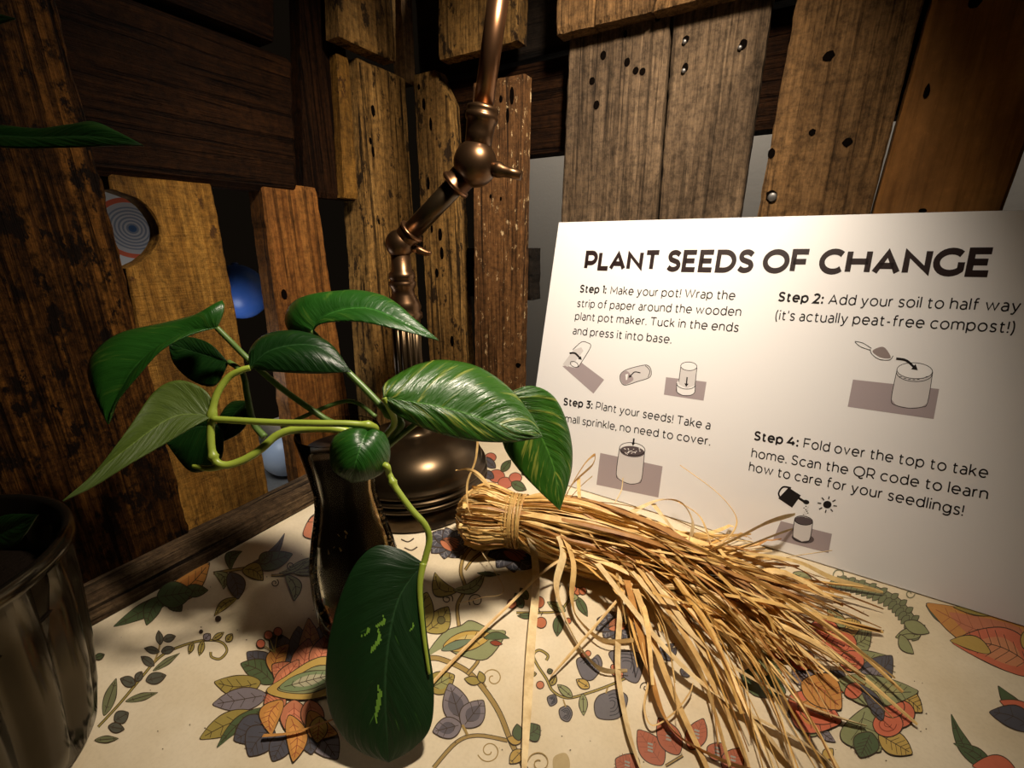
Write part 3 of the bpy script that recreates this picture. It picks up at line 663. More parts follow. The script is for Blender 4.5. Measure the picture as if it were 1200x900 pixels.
# ---- stroke letters of the printed board: centre lines in units of the cap height, drawn with a pen of the given width
def _arc(cx, cy, rx, ry, a0, a1, n=18): return [(cx + rx * math.cos(math.radians(a0 + (a1 - a0) * i / n)), cy + ry * math.sin(math.radians(a0 + (a1 - a0) * i / n))) for i in range(n + 1)]
def _cm(*p): return [(v.x, v.y) for v in catmull([(x, y, 0) for x, y in p], 6)]
_o = _arc(.31, .37, .31, .37, 0, 360, 28)
_P = [(0, 0), (0, 1), (.33, 1)] + _arc(.33, .67, .31, .33, 90, -90) + [(0, .34)]
_S = ((.59, .85), (.46, .96), (.30, 1), (.12, .94), (.05, .77), (.12, .60), (.31, .51), (.50, .42), (.58, .25), (.50, .07), (.30, 0), (.12, .04), (0, .14))
GLYPH = {
 'A': (.84, [[(0, 0), (.42, 1), (.84, 0)], [(.14, .31), (.70, .31)]]), 'C': (.82, [_arc(.48, .5, .48, .5, 45, 315)]), 'D': (.80, [[(.32, 0), (0, 0), (0, 1), (.32, 1)] + _arc(.32, .5, .48, .5, 90, -90)]),
 'E': (.62, [[(.62, 0), (0, 0), (0, 1), (.62, 1)], [(0, .51), (.55, .51)]]), 'F': (.60, [[(0, 0), (0, 1), (.62, 1)], [(0, .49), (.55, .49)]]), 'G': (.84, [_arc(.48, .5, .48, .5, 45, 318) + [(.84, .18), (.84, .50)]]),
 'H': (.76, [[(0, 0), (0, 1)], [(.76, 0), (.76, 1)], [(0, .51), (.76, .51)]]), 'L': (.58, [[(0, 1), (0, 0), (.58, 0)]]), 'M': (.92, [[(0, 0), (0, 1), (.46, .28), (.92, 1), (.92, 0)]]), 'N': (.76, [[(0, 0), (0, 1), (.76, 0), (.76, 1)]]),
 'O': (1.0, [_arc(.5, .5, .5, .5, 0, 360, 32)]), 'P': (.64, [_P]), 'Q': (1.0, [_arc(.5, .5, .5, .5, 0, 360, 32), _cm((.48, 0), (.58, -.15), (.74, -.20), (.90, -.12))]), 'R': (.66, [_P, [(.36, .34), (.64, 0)]]),
 'S': (.60, [_cm(*_S)]), 'T': (.74, [[(0, 1), (.74, 1)], [(.37, 1), (.37, 0)]]), 'W': (1.24, [[(0, 1), (.31, 0), (.62, 1), (.93, 0), (1.24, 1)]]),
 'a': (.48, [[(.48, 0), (.48, .44)] + _arc(.24, .46, .24, .28, 0, 130)[1:], [(.48, .42), (.22, .42)] + _arc(.22, .21, .22, .21, 90, 270)[1:] + _cm((.22, 0), (.38, .04), (.48, .18))[1:]]),
 'b': (.62, [[(0, 0), (0, 1.06)], _o]), 'c': (.56, [_arc(.33, .37, .33, .37, 45, 315)]), 'd': (.62, [[(.62, 0), (.62, 1.06)], _o]), 'e': (.64, [[(0.01, .37), (.64, .37)] + _arc(.32, .37, .32, .37, 0, 315)[1:]]),
 'f': (.36, [[(0, .70), (.36, .70)], _cm((.13, 0), (.13, .50), (.13, .84), (.20, 1.02), (.38, 1.04))]), 'g': (.62, [_o, _cm((.62, .74), (.62, .3), (.62, .0), (.53, -.20), (.31, -.28), (.06, -.20))]),
 'h': (.54, [[(0, 0), (0, 1.06)], [(0, .47)] + _arc(.27, .47, .27, .27, 180, 0) + [(.54, 0)]]), 'i': (0.0, [[(0, 0), (0, .74)], 'dot', (0, 1.0)]), 'k': (.50, [[(0, 0), (0, 1.06)], [(.47, .74), (0, .28)], [(.18, .45), (.52, 0)]]), 'l': (0.0, [[(0, 0), (0, 1.06)]]),
 'm': (.96, [[(0, 0), (0, .74)], [(0, .50)] + _arc(.24, .50, .24, .24, 180, 0) + [(.48, 0)], [(.48, .50)] + _arc(.72, .50, .24, .24, 180, 0) + [(.96, 0)]]), 'n': (.54, [[(0, 0), (0, .74)], [(0, .47)] + _arc(.27, .47, .27, .27, 180, 0) + [(.54, 0)]]),
 'o': (.66, [_arc(.33, .37, .33, .37, 0, 360, 28)]), 'p': (.62, [[(0, -.28), (0, .74)], _o]), 'r': (.28, [[(0, 0), (0, .74)], _cm((0, .42), (.08, .66), (.29, .74))]), 's': (.44, [_cm(*[(x * .74, y * .74) for x, y in _S])]),
 't': (.38, [[(0, .70), (.36, .70)], _cm((.13, .93), (.13, .5), (.13, .16), (.20, .01), (.38, .05))]), 'u': (.54, [[(.54, 0), (.54, .74)], [(0, .74), (0, .27)] + _arc(.27, .27, .27, .27, 180, 360) + [(.54, .30)]]), 'v': (.56, [[(0, .74), (.28, 0), (.56, .74)]]),
 'w': (.96, [[(0, .74), (.24, 0), (.48, .74), (.72, 0), (.96, .74)]]), 'y': (.58, [[(0, .74), (.29, .02)], [(.58, .74), (.24, -.12)] + _cm((.24, -.12), (.13, -.26), (-.02, -.24))[1:]]),
 '1': (.20, [[(0, 1), (.20, 1), (.20, 0)]]), '2': (.60, [_cm((.01, .84), (.12, .96), (.30, 1), (.50, .90), (.53, .70), (.40, .46), (.02, 0)) + [(.62, 0)]]), '3': (.58, [[(.03, 1), (.54, 1), (.25, .60)] + _cm((.25, .60), (.48, .54), (.58, .31), (.46, .06), (.25, 0), (.0, .10))[1:]]),
 '4': (.72, [[(.44, 1), (0, .27), (.74, .27)], [(.54, .52), (.54, 0)]]), '!': (0.0, [[(0, 1), (0, .30)], 'dot', (0, .03)]), '.': (0.0, ['dot', (0, .03)]), ',': (0.0, ['dot', (0, .03), [(0.02, .02), (-.04, -.15)]]), ':': (0.0, ['dot', (0, .04), 'dot', (0, .62)]),
 "'": (0.0, [[(0, 1.05), (0, .74)]]), '(': (.16, [_cm((.16, 1.08), (.04, .80), (0, .42), (.04, .04), (.16, -.26))]), ')': (.16, [_cm((0, 1.08), (.12, .80), (.16, .42), (.12, .04), (0, -.26))]), '-': (.28, [[(0, .36), (.28, .36)]]) }
def _pen(P, w, vs, fs):
    P = [Vector((x, y)) for x, y in P]
    P = [p for i, p in enumerate(P) if i == 0 or (p - P[i - 1]).length > 1e-5]; n = len(P); closed = (P[0] - P[-1]).length < 1e-4; b = len(vs)
    for i in range(n):
        d0 = (P[i] - P[i - 1]) if i > 0 else ((P[i] - P[-2]) if closed else P[1] - P[0]); d1 = (P[i + 1] - P[i]) if i < n - 1 else ((P[1] - P[0]) if closed else d0)
        d0 = d0.normalized(); d1 = d1.normalized(); n0 = Vector((-d0.y, d0.x)); n1 = Vector((-d1.y, d1.x)); mt = n0 + n1
        mt = mt.normalized() if mt.length > 1e-3 else n0
        k = min(1 / max(mt.dot(n0), 0.3), 2.4); q = mt * (w / 2 * k)
        vs += [tuple(P[i] + q), tuple(P[i] - q)]
    for i in range(n - 1): fs.append([b + 2 * i + 1, b + 2 * i + 3, b + 2 * i + 2, b + 2 * i])
def text_mesh(s, w):
    vs, fs, x, last = [], [], 0.0, ''; side = 0.072 if w < .15 else (0.05 if w < .21 else 0.03)
    for ch in s:
        if ch == ' ': x += 0.34; last = ''; continue
        adv, parts = GLYPH[ch]; x -= {'LA': .10, 'YO': .05}.get(last + ch, 0.0); last = ch; x += side if vs else -0.0
        k = 0; ox = x + w / 2
        def T(q): return (ox + q[0], w / 2 + q[1] * (1 - w))
        while k < len(parts):
            if isinstance(parts[k], str):
                c = T(parts[k + 1]); r = w * 0.60; b = len(vs); vs += [(c[0] + r * math.cos(PI * a / 6), c[1] + r * math.sin(PI * a / 6)) for a in range(12)]; fs.append([b + a for a in range(12)]); k += 2
            else:
                b = len(vs); pp_ = [T(q) for q in parts[k]]; _pen(pp_, w, vs, fs); k += 1
                lo_, hi_ = min(q[1] for q in pp_) - w / 2, max(q[1] for q in pp_) + w / 2
                if len(pp_) < 6: vs[b:] = [(q[0], min(hi_, max(lo_, q[1]))) for q in vs[b:]]
        x = ox + adv + w / 2 + side
    return vs, fs, x - side
def put_text(mb, s, p0, p1, cap, weight):
    """s between two photographed baseline ends; cap = cap height on the board (m), weight = stroke width / cap height"""
    (u0, v0), (u1, v1) = suv(*p0), suv(*p1)
    vs, fs, wid = text_mesh(s, weight)
    d = Vector((u1 - u0, v1 - v0)); L = d.length; d /= L; sx = L / wid
    mb.add([sp(u0 + d.x * x * sx - d.y * y * cap, v0 + d.y * x * sx + d.x * y * cap, 0.00015) for x, y in vs], fs)
TX = MB(); put_text(TX, 'PLANT SEEDS OF CHANGE', (684, 317), (1161, 325), 0.0247, 0.232); TX.build('title_text', [M_TITLE], board)
CH = 0.0102
steps = [
 [('Step 1:', (679, 343), (710, 344.5), 1), ('Make your pot! Wrap the', (715, 345), (861, 352), 0), ('strip of paper around the wooden', (676, 360), (868, 371), 0), ('plant pot maker. Tuck in the ends', (673.5, 375), (865, 389.5), 0), ('and press it into base.', (671, 392), (786.5, 403), 0)],
 [('Step 2:', (911, 353.5), (964, 356.5), 1), ('Add your soil to half way', (970, 357), (1195, 366), 0), ("(it's actually peat-free compost!)", (908, 375), (1188, 391), 0)],
 [('Step 3:', (660, 475), (694, 479.5), 1), ('Plant your seeds! Take a', (698, 480), (832, 504), 0), ('small sprinkle, no need to cover.', (657, 494), (832, 522.5), 0)],
 [('Step 4:', (883, 516), (935, 524), 1), ('Fold over the top to take', (941, 525), (1157, 561), 0), ('home. Scan the QR code to learn', (880, 536), (1157, 586), 0), ('how to care for your seedlings!', (877, 552), (1128, 605), 0)]]
for st in steps:
    hd, bd = MB(), MB()
    for s, p0, p1, bold in st:
        put_text(hd if bold else bd, s, p0, p1, CH, 0.20 if bold else 0.125)
    hd.build('step_heading', [M_INK], board); bd.build('step_text', [M_INK], board)
# drawings, in the photographed positions on the board's face
class Draw:
    def __init__(s, ox, oy, k): s.mb = MB(); s.o = (ox, oy, k); s.n = 0
    def P(s, q): return suv(s.o[0] + q[0] / s.o[2], s.o[1] + q[1] / s.o[2])
    def fill(s, pts, mi, smooth=False):
        s.n += 1
        Q = catmull([(x, y, 0) for x, y in pts], 5, True) if smooth else [Vector((x, y, 0)) for x, y in pts]
        tri = tessellate_polygon([Q]); fs = []
        for t in tri:
            a, b_, c_ = (Q[k] for k in t); fs.append(list(t) if (b_ - a).cross(c_ - a).z < 0 else list(t)[::-1])
        s.mb.add([sp(*s.P(q), 0.0001 + s.n * 0.000006) for q in Q], fs, mi)
    def line(s, pts, w, mi=0, smooth=True, closed=False):
        s.n += 1
        if closed: Q = catmull([(x, y, 0) for x, y in pts], 5, True); Q.append(Q[0])
        else: Q = catmull([(x, y, 0) for x, y in pts], 5) if smooth else [Vector((x, y, 0)) for x, y in pts]
        vs = []; n = len(Q)
        for i, p in enumerate(Q):
            t = Q[min(i + 1, n - 1)] - Q[max(i - 1, 0)]; t = t.normalized() if t.length else Vector((1, 0, 0)); nn = Vector((-t.y, t.x, 0)) * w / 2
            vs += [sp(*s.P(p + nn), 0.0001 + s.n * 0.000006), sp(*s.P(p - nn), 0.0001 + s.n * 0.000006)]
        s.mb.add(vs, [[2 * i + 1, 2 * i + 3, 2 * i + 2, 2 * i] for i in range(n - 1)], mi)
    def ell(s, c, rx, ry, rot=0, mi=0, fill=True, w=3, a0=0, a1=2 * PI):
        pts = []
        for k in range(25):
            a = a0 + (a1 - a0) * k / 24; x, y = rx * math.cos(a), ry * math.sin(a)
            pts.append((c[0] + x * math.cos(rot) - y * math.sin(rot), c[1] + x * math.sin(rot) + y * math.cos(rot)))
        if fill: s.fill(pts[:-1], mi)
        else: s.line(pts, w, mi, False)
    def arrow(s, pts, w, head):
        s.line(pts, w, 0); (x0, y0), (x1, y1) = pts[-2], pts[-1]; d = Vector((x1 - x0, y1 - y0)).normalized(); nn = Vector((-d.y, d.x))
        s.fill([(x1 + d.x * head, y1 + d.y * head), (x1 + nn.x * head * .6, y1 + nn.y * head * .6), (x1 - nn.x * head * .6, y1 - nn.y * head * .6)], 0)
    def build(s, label): 
        o = s.mb.build('illustration', [M_INK, M_MAUVE, M_PALE, M_SOIL, M_WHITE, M_HEAP], board); o['label'] = label
d = Draw(630, 250, 4)
d.fill([(116, 716), (206, 700), (312, 780), (262, 845)], 1)
d.fill([(118, 705), (165, 640), (205, 602), (232, 605), (248, 628), (196, 712), (175, 725), (150, 718)], 4, False); d.fill([(118, 708), (168, 640), (205, 628), (215, 645), (180, 690), (140, 720)], 2)
d.line([(165, 640), (205, 604), (232, 606), (248, 628), (190, 722)], 3); d.ell((172, 708), 20, 12, 0.5, 0, False, 3)
d.arrow([(150, 656), (175, 656), (196, 676)], 9, 16)
d.build('drawing of paper being wrapped round a pot maker')
d = Draw(630, 250, 4)
d.fill([(386, 765), (412, 735), (490, 713), (518, 714), (532, 735), (526, 768), (470, 788), (405, 805)], 2, True); d.line([(386, 765), (412, 735), (490, 713), (518, 714), (532, 735), (526, 768), (470, 788), (405, 805)], 3, 0, True, True)
d.fill([(388, 762), (415, 738), (440, 760), (448, 782), (405, 803)], 1, True); d.fill([(412, 755), (425, 752), (420, 780), (414, 782)], 4); d.line([(505, 714), (526, 738), (518, 768)], 3); d.arrow([(482, 748), (455, 744), (436, 762)], 5, 13)
d.build('drawing of paper ends tucked into the tube')
d = Draw(630, 250, 4)
d.fill([(602, 768), (792, 790), (778, 878), (592, 850)], 1)
d.fill([(672, 716), (747, 716), (740, 800), (738, 838), (720, 852), (680, 852), (655, 838), (652, 795), (664, 775)], 4); d.fill([(672, 720), (747, 724), (738, 806), (700, 822), (660, 800)], 2); d.ell((709, 717), 38, 20, 0.05, 4); d.ell((709, 717), 38, 20, 0.05, 0, False, 3)
d.line([(671, 720), (662, 790)], 3); d.line([(747, 724), (738, 805)], 3); d.ell((696, 800), 44, 24, 0.08, 0, False, 3, 0, PI); d.line([(653, 795), (651, 830)], 3); d.line([(740, 805), (737, 838)], 3); d.ell((694, 830), 44, 25, 0.08, 0, False, 3, 0, PI); d.arrow([(701, 768), (698, 798)], 6, 16)
d.build('drawing of a tube pressed into its base')
d = Draw(630, 430, 4)
d.fill([(294, 403), (586, 466), (566, 612), (276, 552)], 1)
d.fill([(383, 385), (502, 400), (490, 520), (470, 545), (430, 548), (385, 530), (368, 500)], 2); d.ell((444, 385), 60, 30, 0.12, 4); d.ell((444, 397), 58, 26, 0.12, 3); d.ell((444, 385), 60, 30, 0.12, 0, False, 3); d.line([(384, 380), (369, 500), (385, 528), (430, 548), (468, 545), (488, 525), (502, 395)], 3)
for k in range(26): d.ell((444 + rnd.uniform(-38, 38), 395 + rnd.uniform(-14, 14)), 3, 2, 0, 4)
d.arrow([(452, 335), (449, 356)], 8, 14)
d.build('drawing of seeds dropping into a filled pot')
d = Draw(890, 320, 1200 / 310)
d.fill([(424, 483), (815, 526), (790, 662), (400, 606)], 1)
d.fill([(624, 440), (786, 450), (762, 590), (735, 608), (680, 612), (620, 600), (598, 572)], 2); d.ell((704, 443), 81, 36, 0.06, 4); d.ell((704, 443), 81, 36, 0.06, 0, False, 3); d.ell((702, 456), 80, 36, 0.06, 0, False, 3, 0, PI)
d.line([(624, 438), (598, 572), (620, 600), (680, 613), (735, 608), (762, 588), (786, 448)], 3)
d.fill([(505, 345), (520, 345), (555, 335), (590, 350), (605, 378), (585, 394), (545, 390), (515, 372)], 4, True); d.fill([(512, 355), (545, 336), (570, 340), (595, 378), (585, 388), (545, 382)], 5, True); d.line([(502, 345), (510, 368), (545, 392), (590, 394), (606, 375)], 3); d.line([(433, 310), (470, 318), (508, 342)], 3); d.line([(433, 313), (460, 335), (503, 350)], 3)
for k in range(7): d.ell((640 + k * 20, 470 + 14 * math.sin(PI * k / 6)), 7, 1.6, 0, 0)
d.arrow([(620, 388), (665, 396), (698, 424)], 11, 26)
d.build('drawing of soil spooned into a pot')
d = Draw(860, 480, 1177 / 340)
d.fill([(190, 452), (398, 504), (384, 582), (160, 524)], 1)
d.ell((280, 522), 46, 20, 0.15, 3)
d.fill([(246, 445), (318, 458), (308, 530), (275, 535), (240, 515)], 2); d.ell((283, 452), 37, 17, 0.15, 3); d.ell((283, 450), 37, 18, 0.15, 0, False, 3); d.line([(246, 448), (240, 515), (272, 536), (306, 530), (320, 458)], 3)
d.fill([(222, 316), (272, 348), (236, 398), (180, 360)], 0); d.line([(232, 318), (200, 314), (182, 338), (188, 358)], 7); d.line([(262, 358), (290, 376)], 10); d.ell((293, 375), 13, 9, 0.2, 0)
for k in range(14): d.ell((288 + rnd.uniform(-6, 14), 392 + k * 3.4), 3, 2, 0, 2 if k % 2 else 0)
d.ell((379, 385), 17, 15, 0, 0)
for k in range(8):
    a = k * PI / 4 + 0.2; d.line([(379 + 25 * math.cos(a), 385 + 22 * math.sin(a)), (379 + 40 * math.cos(a), 385 + 34 * math.sin(a))], 4.5, 0, False)
d.build('drawing of a watering can, sun and seedling pot')

# ------------------------------------------------------------------ bronze lamp
M_BRONZE = plain('aged_bronze', (0.115, 0.064, 0.032), 0.33, 0.95, var=0.35, bscale=30)
M_BRONZE_D = plain('dark_bronze', (0.060, 0.040, 0.021), 0.29, 0.9, var=0.4, bscale=40)
M_COPPER = plain('rubbed_copper', (0.19, 0.095, 0.046), 0.30, 0.95, var=0.2, bscale=60)
LB = Vector((0.0895, -0.1205, TZ + 0.0011))
lampo = tag(empty('desk_lamp', LB), 'aged bronze jointed desk lamp with fluted column standing in the corner', 'lamp')
m = MB()
BS = 1.06
prof = [(0.079, 0.0), (0.0805, 0.002), (0.0805, 0.020), (0.0785, 0.0215), (0.0785, 0.0235), (0.0825, 0.0245), (0.0832, 0.0265), (0.0825, 0.0285), (0.0785, 0.0295), (0.0785, 0.0315), (0.0825, 0.0325), (0.0832, 0.0345), (0.0825, 0.0365), (0.0785, 0.0375), (0.0785, 0.0395), (0.0815, 0.0405), (0.0820, 0.0425), (0.0810, 0.0450), (0.0780, 0.0470)]
for i in range(1, 13):
    a = PI / 2 * i / 13; prof.append((0.022 + 0.0555 * math.cos(a) ** 0.95, 0.0475 + 0.038 * math.sin(a) ** 1.15))
prof += [(0.0225, 0.0875), (0.0225, 0.092), (0.0205, 0.094), (0.0225, 0.096), (0.0225, 0.101), (0.018, 0.104)]
prof = [(r * BS if h < 0.06 or r > 0.024 else r, h) for r, h in prof]
lathe(m, prof, LB, 72); m.build('base', [M_BRONZE_D], lampo, True)
colz0 = 0.104; J1 = at(470, 286, 0.505); ax_x, ax_y = LB.x, LB.y
J1 = Vector((ax_x, ax_y, J1.z)); ch = J1.z - LB.z
m = MB(); lathe(m, [(0.0158, colz0), (0.0158, ch - 0.078)], LB, 96, flute=14, fd=0.16); m.build('fluted_column', [M_BRONZE_D], lampo, True)
m = MB(); lathe(m, [(0.0165, ch - 0.080), (0.0192, ch - 0.078), (0.0192, ch - 0.073), (0.017, ch - 0.071), (0.0185, ch - 0.066), (0.0165, ch - 0.060), (0.0125, ch - 0.053), (0.0118, ch - 0.047), (0.0145, ch - 0.043), (0.0145, ch - 0.039), (0.0125, ch - 0.037), (0.0145, ch - 0.035), (0.0138, ch - 0.030), (0.0105, ch - 0.027), (0.0100, ch - 0.010)], LB, 48)
m.build('turned_cap', [M_BRONZE], lampo, True)
J2 = at(557, 192, 0.43)
A1 = (J2 - J1).normalized()
def ball(mb, c, r, n=14):
    lathe(mb, [(r * math.sin(PI * i / n), -r * math.cos(PI * i / n)) for i in range(n + 1)], c, 32)
m = MB(); ball(m, J1, 0.0150); lathe(m, [(0.0105, 0.0), (0.0125, 0.014), (0.0125, 0.0175), (0.0110, 0.018)], J1, 28, A1); lj = m.build('lower_joint', [M_BRONZE], lampo, True)
m = MB(); lathe(m, [(0.0122, 0.0175), (0.0136, 0.0178), (0.0140, 0.0190), (0.0136, 0.0202), (0.0118, 0.0205)], J1, 32, A1); m.build('ring', [M_COPPER], lj, True)
sd = (at(505, 297, 0.47) - J1); sdn = sd.normalized()
m = MB(); tube(m, [J1 + sdn * 0.010, J1 + sdn * 0.020], [0.0050, 0.0040], 14); tube(m, catmull([J1 + sdn * 0.019, J1 + sdn * 0.027 + Vector((0, 0, -0.001)), J1 + sd * 0.92 + Vector((0, 0, -0.0005)), J1 + sd * 1.0 + Vector((0, 0, 0.0008))], 4), [0.0040, 0.0042, 0.004, 0.0036, 0.0034, 0.0032, 0.003, 0.0028, 0.0026, 0.0024, 0.0022, 0.0021, 0.002], 12)
m.build('wing_screw', [M_COPPER], lj, True)
m = MB(); tube(m, [J1 + A1 * 0.015, J2 - A1 * 0.020], 0.0098, 28); m.build('arm', [M_BRONZE_D], lampo, True)
m = MB(); ball(m, J2, 0.0212, 18); bj = m.build('ball_joint', [M_BRONZE], lampo, True)
m = MB(); lathe(m, [(0.0098, -0.0300), (0.0150, -0.0295), (0.0158, -0.0275), (0.0150, -0.0255), (0.0130, -0.0250), (0.0130, -0.0150)], J2, 32, A1); m.build('ring', [M_COPPER], bj, True)
J3 = at(592, -60, 0.375); A2 = (J3 - J2).normalized()
m = MB(); lathe(m, [(0.0125, 0.012), (0.0130, 0.026), (0.0138, 0.036), (0.0150, 0.037), (0.0158, 0.040), (0.0150, 0.0425), (0.0142, 0.043), (0.0152, 0.0455), (0.0150, 0.048), (0.0105, 0.050)], J2, 36, A2); m.build('collar', [M_BRONZE], bj, True)
kd = (at(612, 206, 0.42) - J2); kdn = kd.normalized()
m = MB(); tube(m, [J2 + kdn * 0.018, J2 + kdn * 0.026, J2 + kdn * 0.030, J2 + kdn * 0.036, J2 + kdn * 0.048], [0.0075, 0.0072, 0.0055, 0.0048, 0.0044], 18); m.build('thumb_screw', [M_BRONZE], bj, True)
m = MB(); tube(m, [J2 + A2 * 0.049, J3], [0.0092, 0.0096], 28); m.build('arm', [M_COPPER], lampo, True)
# the shade hangs above the frame, over the table
ST_ = LAMP_POS + Vector((0, 0, 0.085)); UPD = (LAMP_POS - LAMP_AIM).normalized(); ST_ = LAMP_POS + UPD * 0.085
m = MB(); tube(m, catmull([J3, J3 + A2 * 0.03 + Vector((0, 0, 0.02)), (J3 + ST_) / 2 + Vector((0, 0, 0.09)), ST_ + Vector((0, 0, 0.05)), ST_ - UPD * 0.01], 6), 0.0095, 20); m.build('arm', [M_BRONZE], lampo, True)
m = MB(); pr = [(0.018, 0.085), (0.030, 0.070), (0.050, 0.045), (0.070, 0.015), (0.082, -0.006), (0.084, -0.009)]
lathe(m, pr + [(r - 0.0015, h - 0.001) for r, h in pr[::-1]], LAMP_POS, 56, UPD, closed=True); m.build('lamp_shade', [M_BRONZE], lampo, True)

# ------------------------------------------------------------------ plant in a glass vase
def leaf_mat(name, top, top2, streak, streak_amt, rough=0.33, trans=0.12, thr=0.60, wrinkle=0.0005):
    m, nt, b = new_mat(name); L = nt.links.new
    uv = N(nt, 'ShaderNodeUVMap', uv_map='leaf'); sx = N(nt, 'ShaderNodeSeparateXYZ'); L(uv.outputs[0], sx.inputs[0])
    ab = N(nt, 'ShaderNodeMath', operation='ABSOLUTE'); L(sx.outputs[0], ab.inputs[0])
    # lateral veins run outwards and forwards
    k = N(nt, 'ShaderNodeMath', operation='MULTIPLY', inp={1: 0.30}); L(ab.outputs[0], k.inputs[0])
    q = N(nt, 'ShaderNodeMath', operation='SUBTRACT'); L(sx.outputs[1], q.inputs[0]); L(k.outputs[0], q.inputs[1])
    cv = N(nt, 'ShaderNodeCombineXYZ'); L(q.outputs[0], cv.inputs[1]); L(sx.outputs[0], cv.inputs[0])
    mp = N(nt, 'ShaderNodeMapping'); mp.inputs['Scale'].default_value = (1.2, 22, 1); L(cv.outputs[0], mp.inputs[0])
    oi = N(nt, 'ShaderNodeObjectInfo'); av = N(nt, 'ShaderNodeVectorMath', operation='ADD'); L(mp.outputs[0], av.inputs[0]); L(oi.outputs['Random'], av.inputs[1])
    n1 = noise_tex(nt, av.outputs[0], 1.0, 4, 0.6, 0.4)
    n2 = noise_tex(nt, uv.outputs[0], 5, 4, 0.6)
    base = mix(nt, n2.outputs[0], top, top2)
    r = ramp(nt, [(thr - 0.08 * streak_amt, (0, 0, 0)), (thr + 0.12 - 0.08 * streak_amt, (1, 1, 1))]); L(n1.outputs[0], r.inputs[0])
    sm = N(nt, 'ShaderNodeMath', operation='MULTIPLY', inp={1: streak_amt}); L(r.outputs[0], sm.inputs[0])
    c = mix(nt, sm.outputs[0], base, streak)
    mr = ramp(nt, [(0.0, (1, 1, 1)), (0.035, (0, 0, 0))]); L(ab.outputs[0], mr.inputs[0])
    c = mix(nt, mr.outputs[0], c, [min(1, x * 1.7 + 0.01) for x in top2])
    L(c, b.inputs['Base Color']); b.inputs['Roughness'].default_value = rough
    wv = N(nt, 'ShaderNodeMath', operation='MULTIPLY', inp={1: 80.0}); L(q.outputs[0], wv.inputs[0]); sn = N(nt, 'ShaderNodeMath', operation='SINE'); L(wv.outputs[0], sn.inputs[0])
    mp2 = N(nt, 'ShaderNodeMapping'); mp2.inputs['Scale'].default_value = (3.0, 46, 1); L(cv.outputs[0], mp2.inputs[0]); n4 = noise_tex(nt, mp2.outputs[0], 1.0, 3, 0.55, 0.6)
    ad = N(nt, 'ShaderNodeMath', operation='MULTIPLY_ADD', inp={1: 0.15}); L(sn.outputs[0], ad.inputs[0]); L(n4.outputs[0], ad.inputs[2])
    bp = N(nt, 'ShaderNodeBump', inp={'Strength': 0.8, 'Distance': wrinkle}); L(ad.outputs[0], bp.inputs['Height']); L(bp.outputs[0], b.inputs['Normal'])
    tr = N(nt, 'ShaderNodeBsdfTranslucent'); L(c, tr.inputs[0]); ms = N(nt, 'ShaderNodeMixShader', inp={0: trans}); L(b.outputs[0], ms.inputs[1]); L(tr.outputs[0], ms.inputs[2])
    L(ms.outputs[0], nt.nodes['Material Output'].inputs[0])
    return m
M_LEAF = leaf_mat('pothos_leaf', (0.008, 0.048, 0.005), (0.017, 0.082, 0.008), (0.13, 0.22, 0.03), 0.25)
M_LEAF_V = leaf_mat('pothos_leaf_streaked', (0.012, 0.058, 0.004), (0.032, 0.105, 0.008), (0.36, 0.36, 0.06), 0.5, wrinkle=0.0011)
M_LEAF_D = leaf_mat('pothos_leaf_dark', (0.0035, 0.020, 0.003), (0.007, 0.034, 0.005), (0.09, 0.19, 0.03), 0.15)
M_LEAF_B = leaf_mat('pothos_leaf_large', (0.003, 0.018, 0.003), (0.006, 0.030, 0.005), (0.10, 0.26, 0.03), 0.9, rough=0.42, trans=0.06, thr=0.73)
M_STREAK = plain('pale_green_variegation', (0.13, 0.27, 0.03), 0.45, var=0.3, bscale=150)
M_LEAF_Y = leaf_mat('pothos_leaf_underside', (0.055, 0.095, 0.010), (0.085, 0.13, 0.015), (0.04, 0.07, 0.008), 0.6, 0.5, 0.3)
M_STEM = plain('pothos_stem', (0.24, 0.31, 0.035), 0.4, var=0.35, bscale=60)
M_STEM_D = plain('pothos_stem_dark', (0.09, 0.16, 0.035), 0.4, var=0.4, bscale=60)
def resample(P, n):
    P = catmull(P, 8); L = [0]
    for a, b_ in zip(P, P[1:]): L.append(L[-1] + (b_ - a).length)
    out = []; j = 0
    for i in range(n):
        t = L[-1] * i / (n - 1)
        while j < len(P) - 2 and L[j + 1] < t: j += 1
        s = (t - L[j]) / max(L[j + 1] - L[j], 1e-9); out.append(P[j].lerp(P[j + 1], min(1, max(0, s))))
    return out
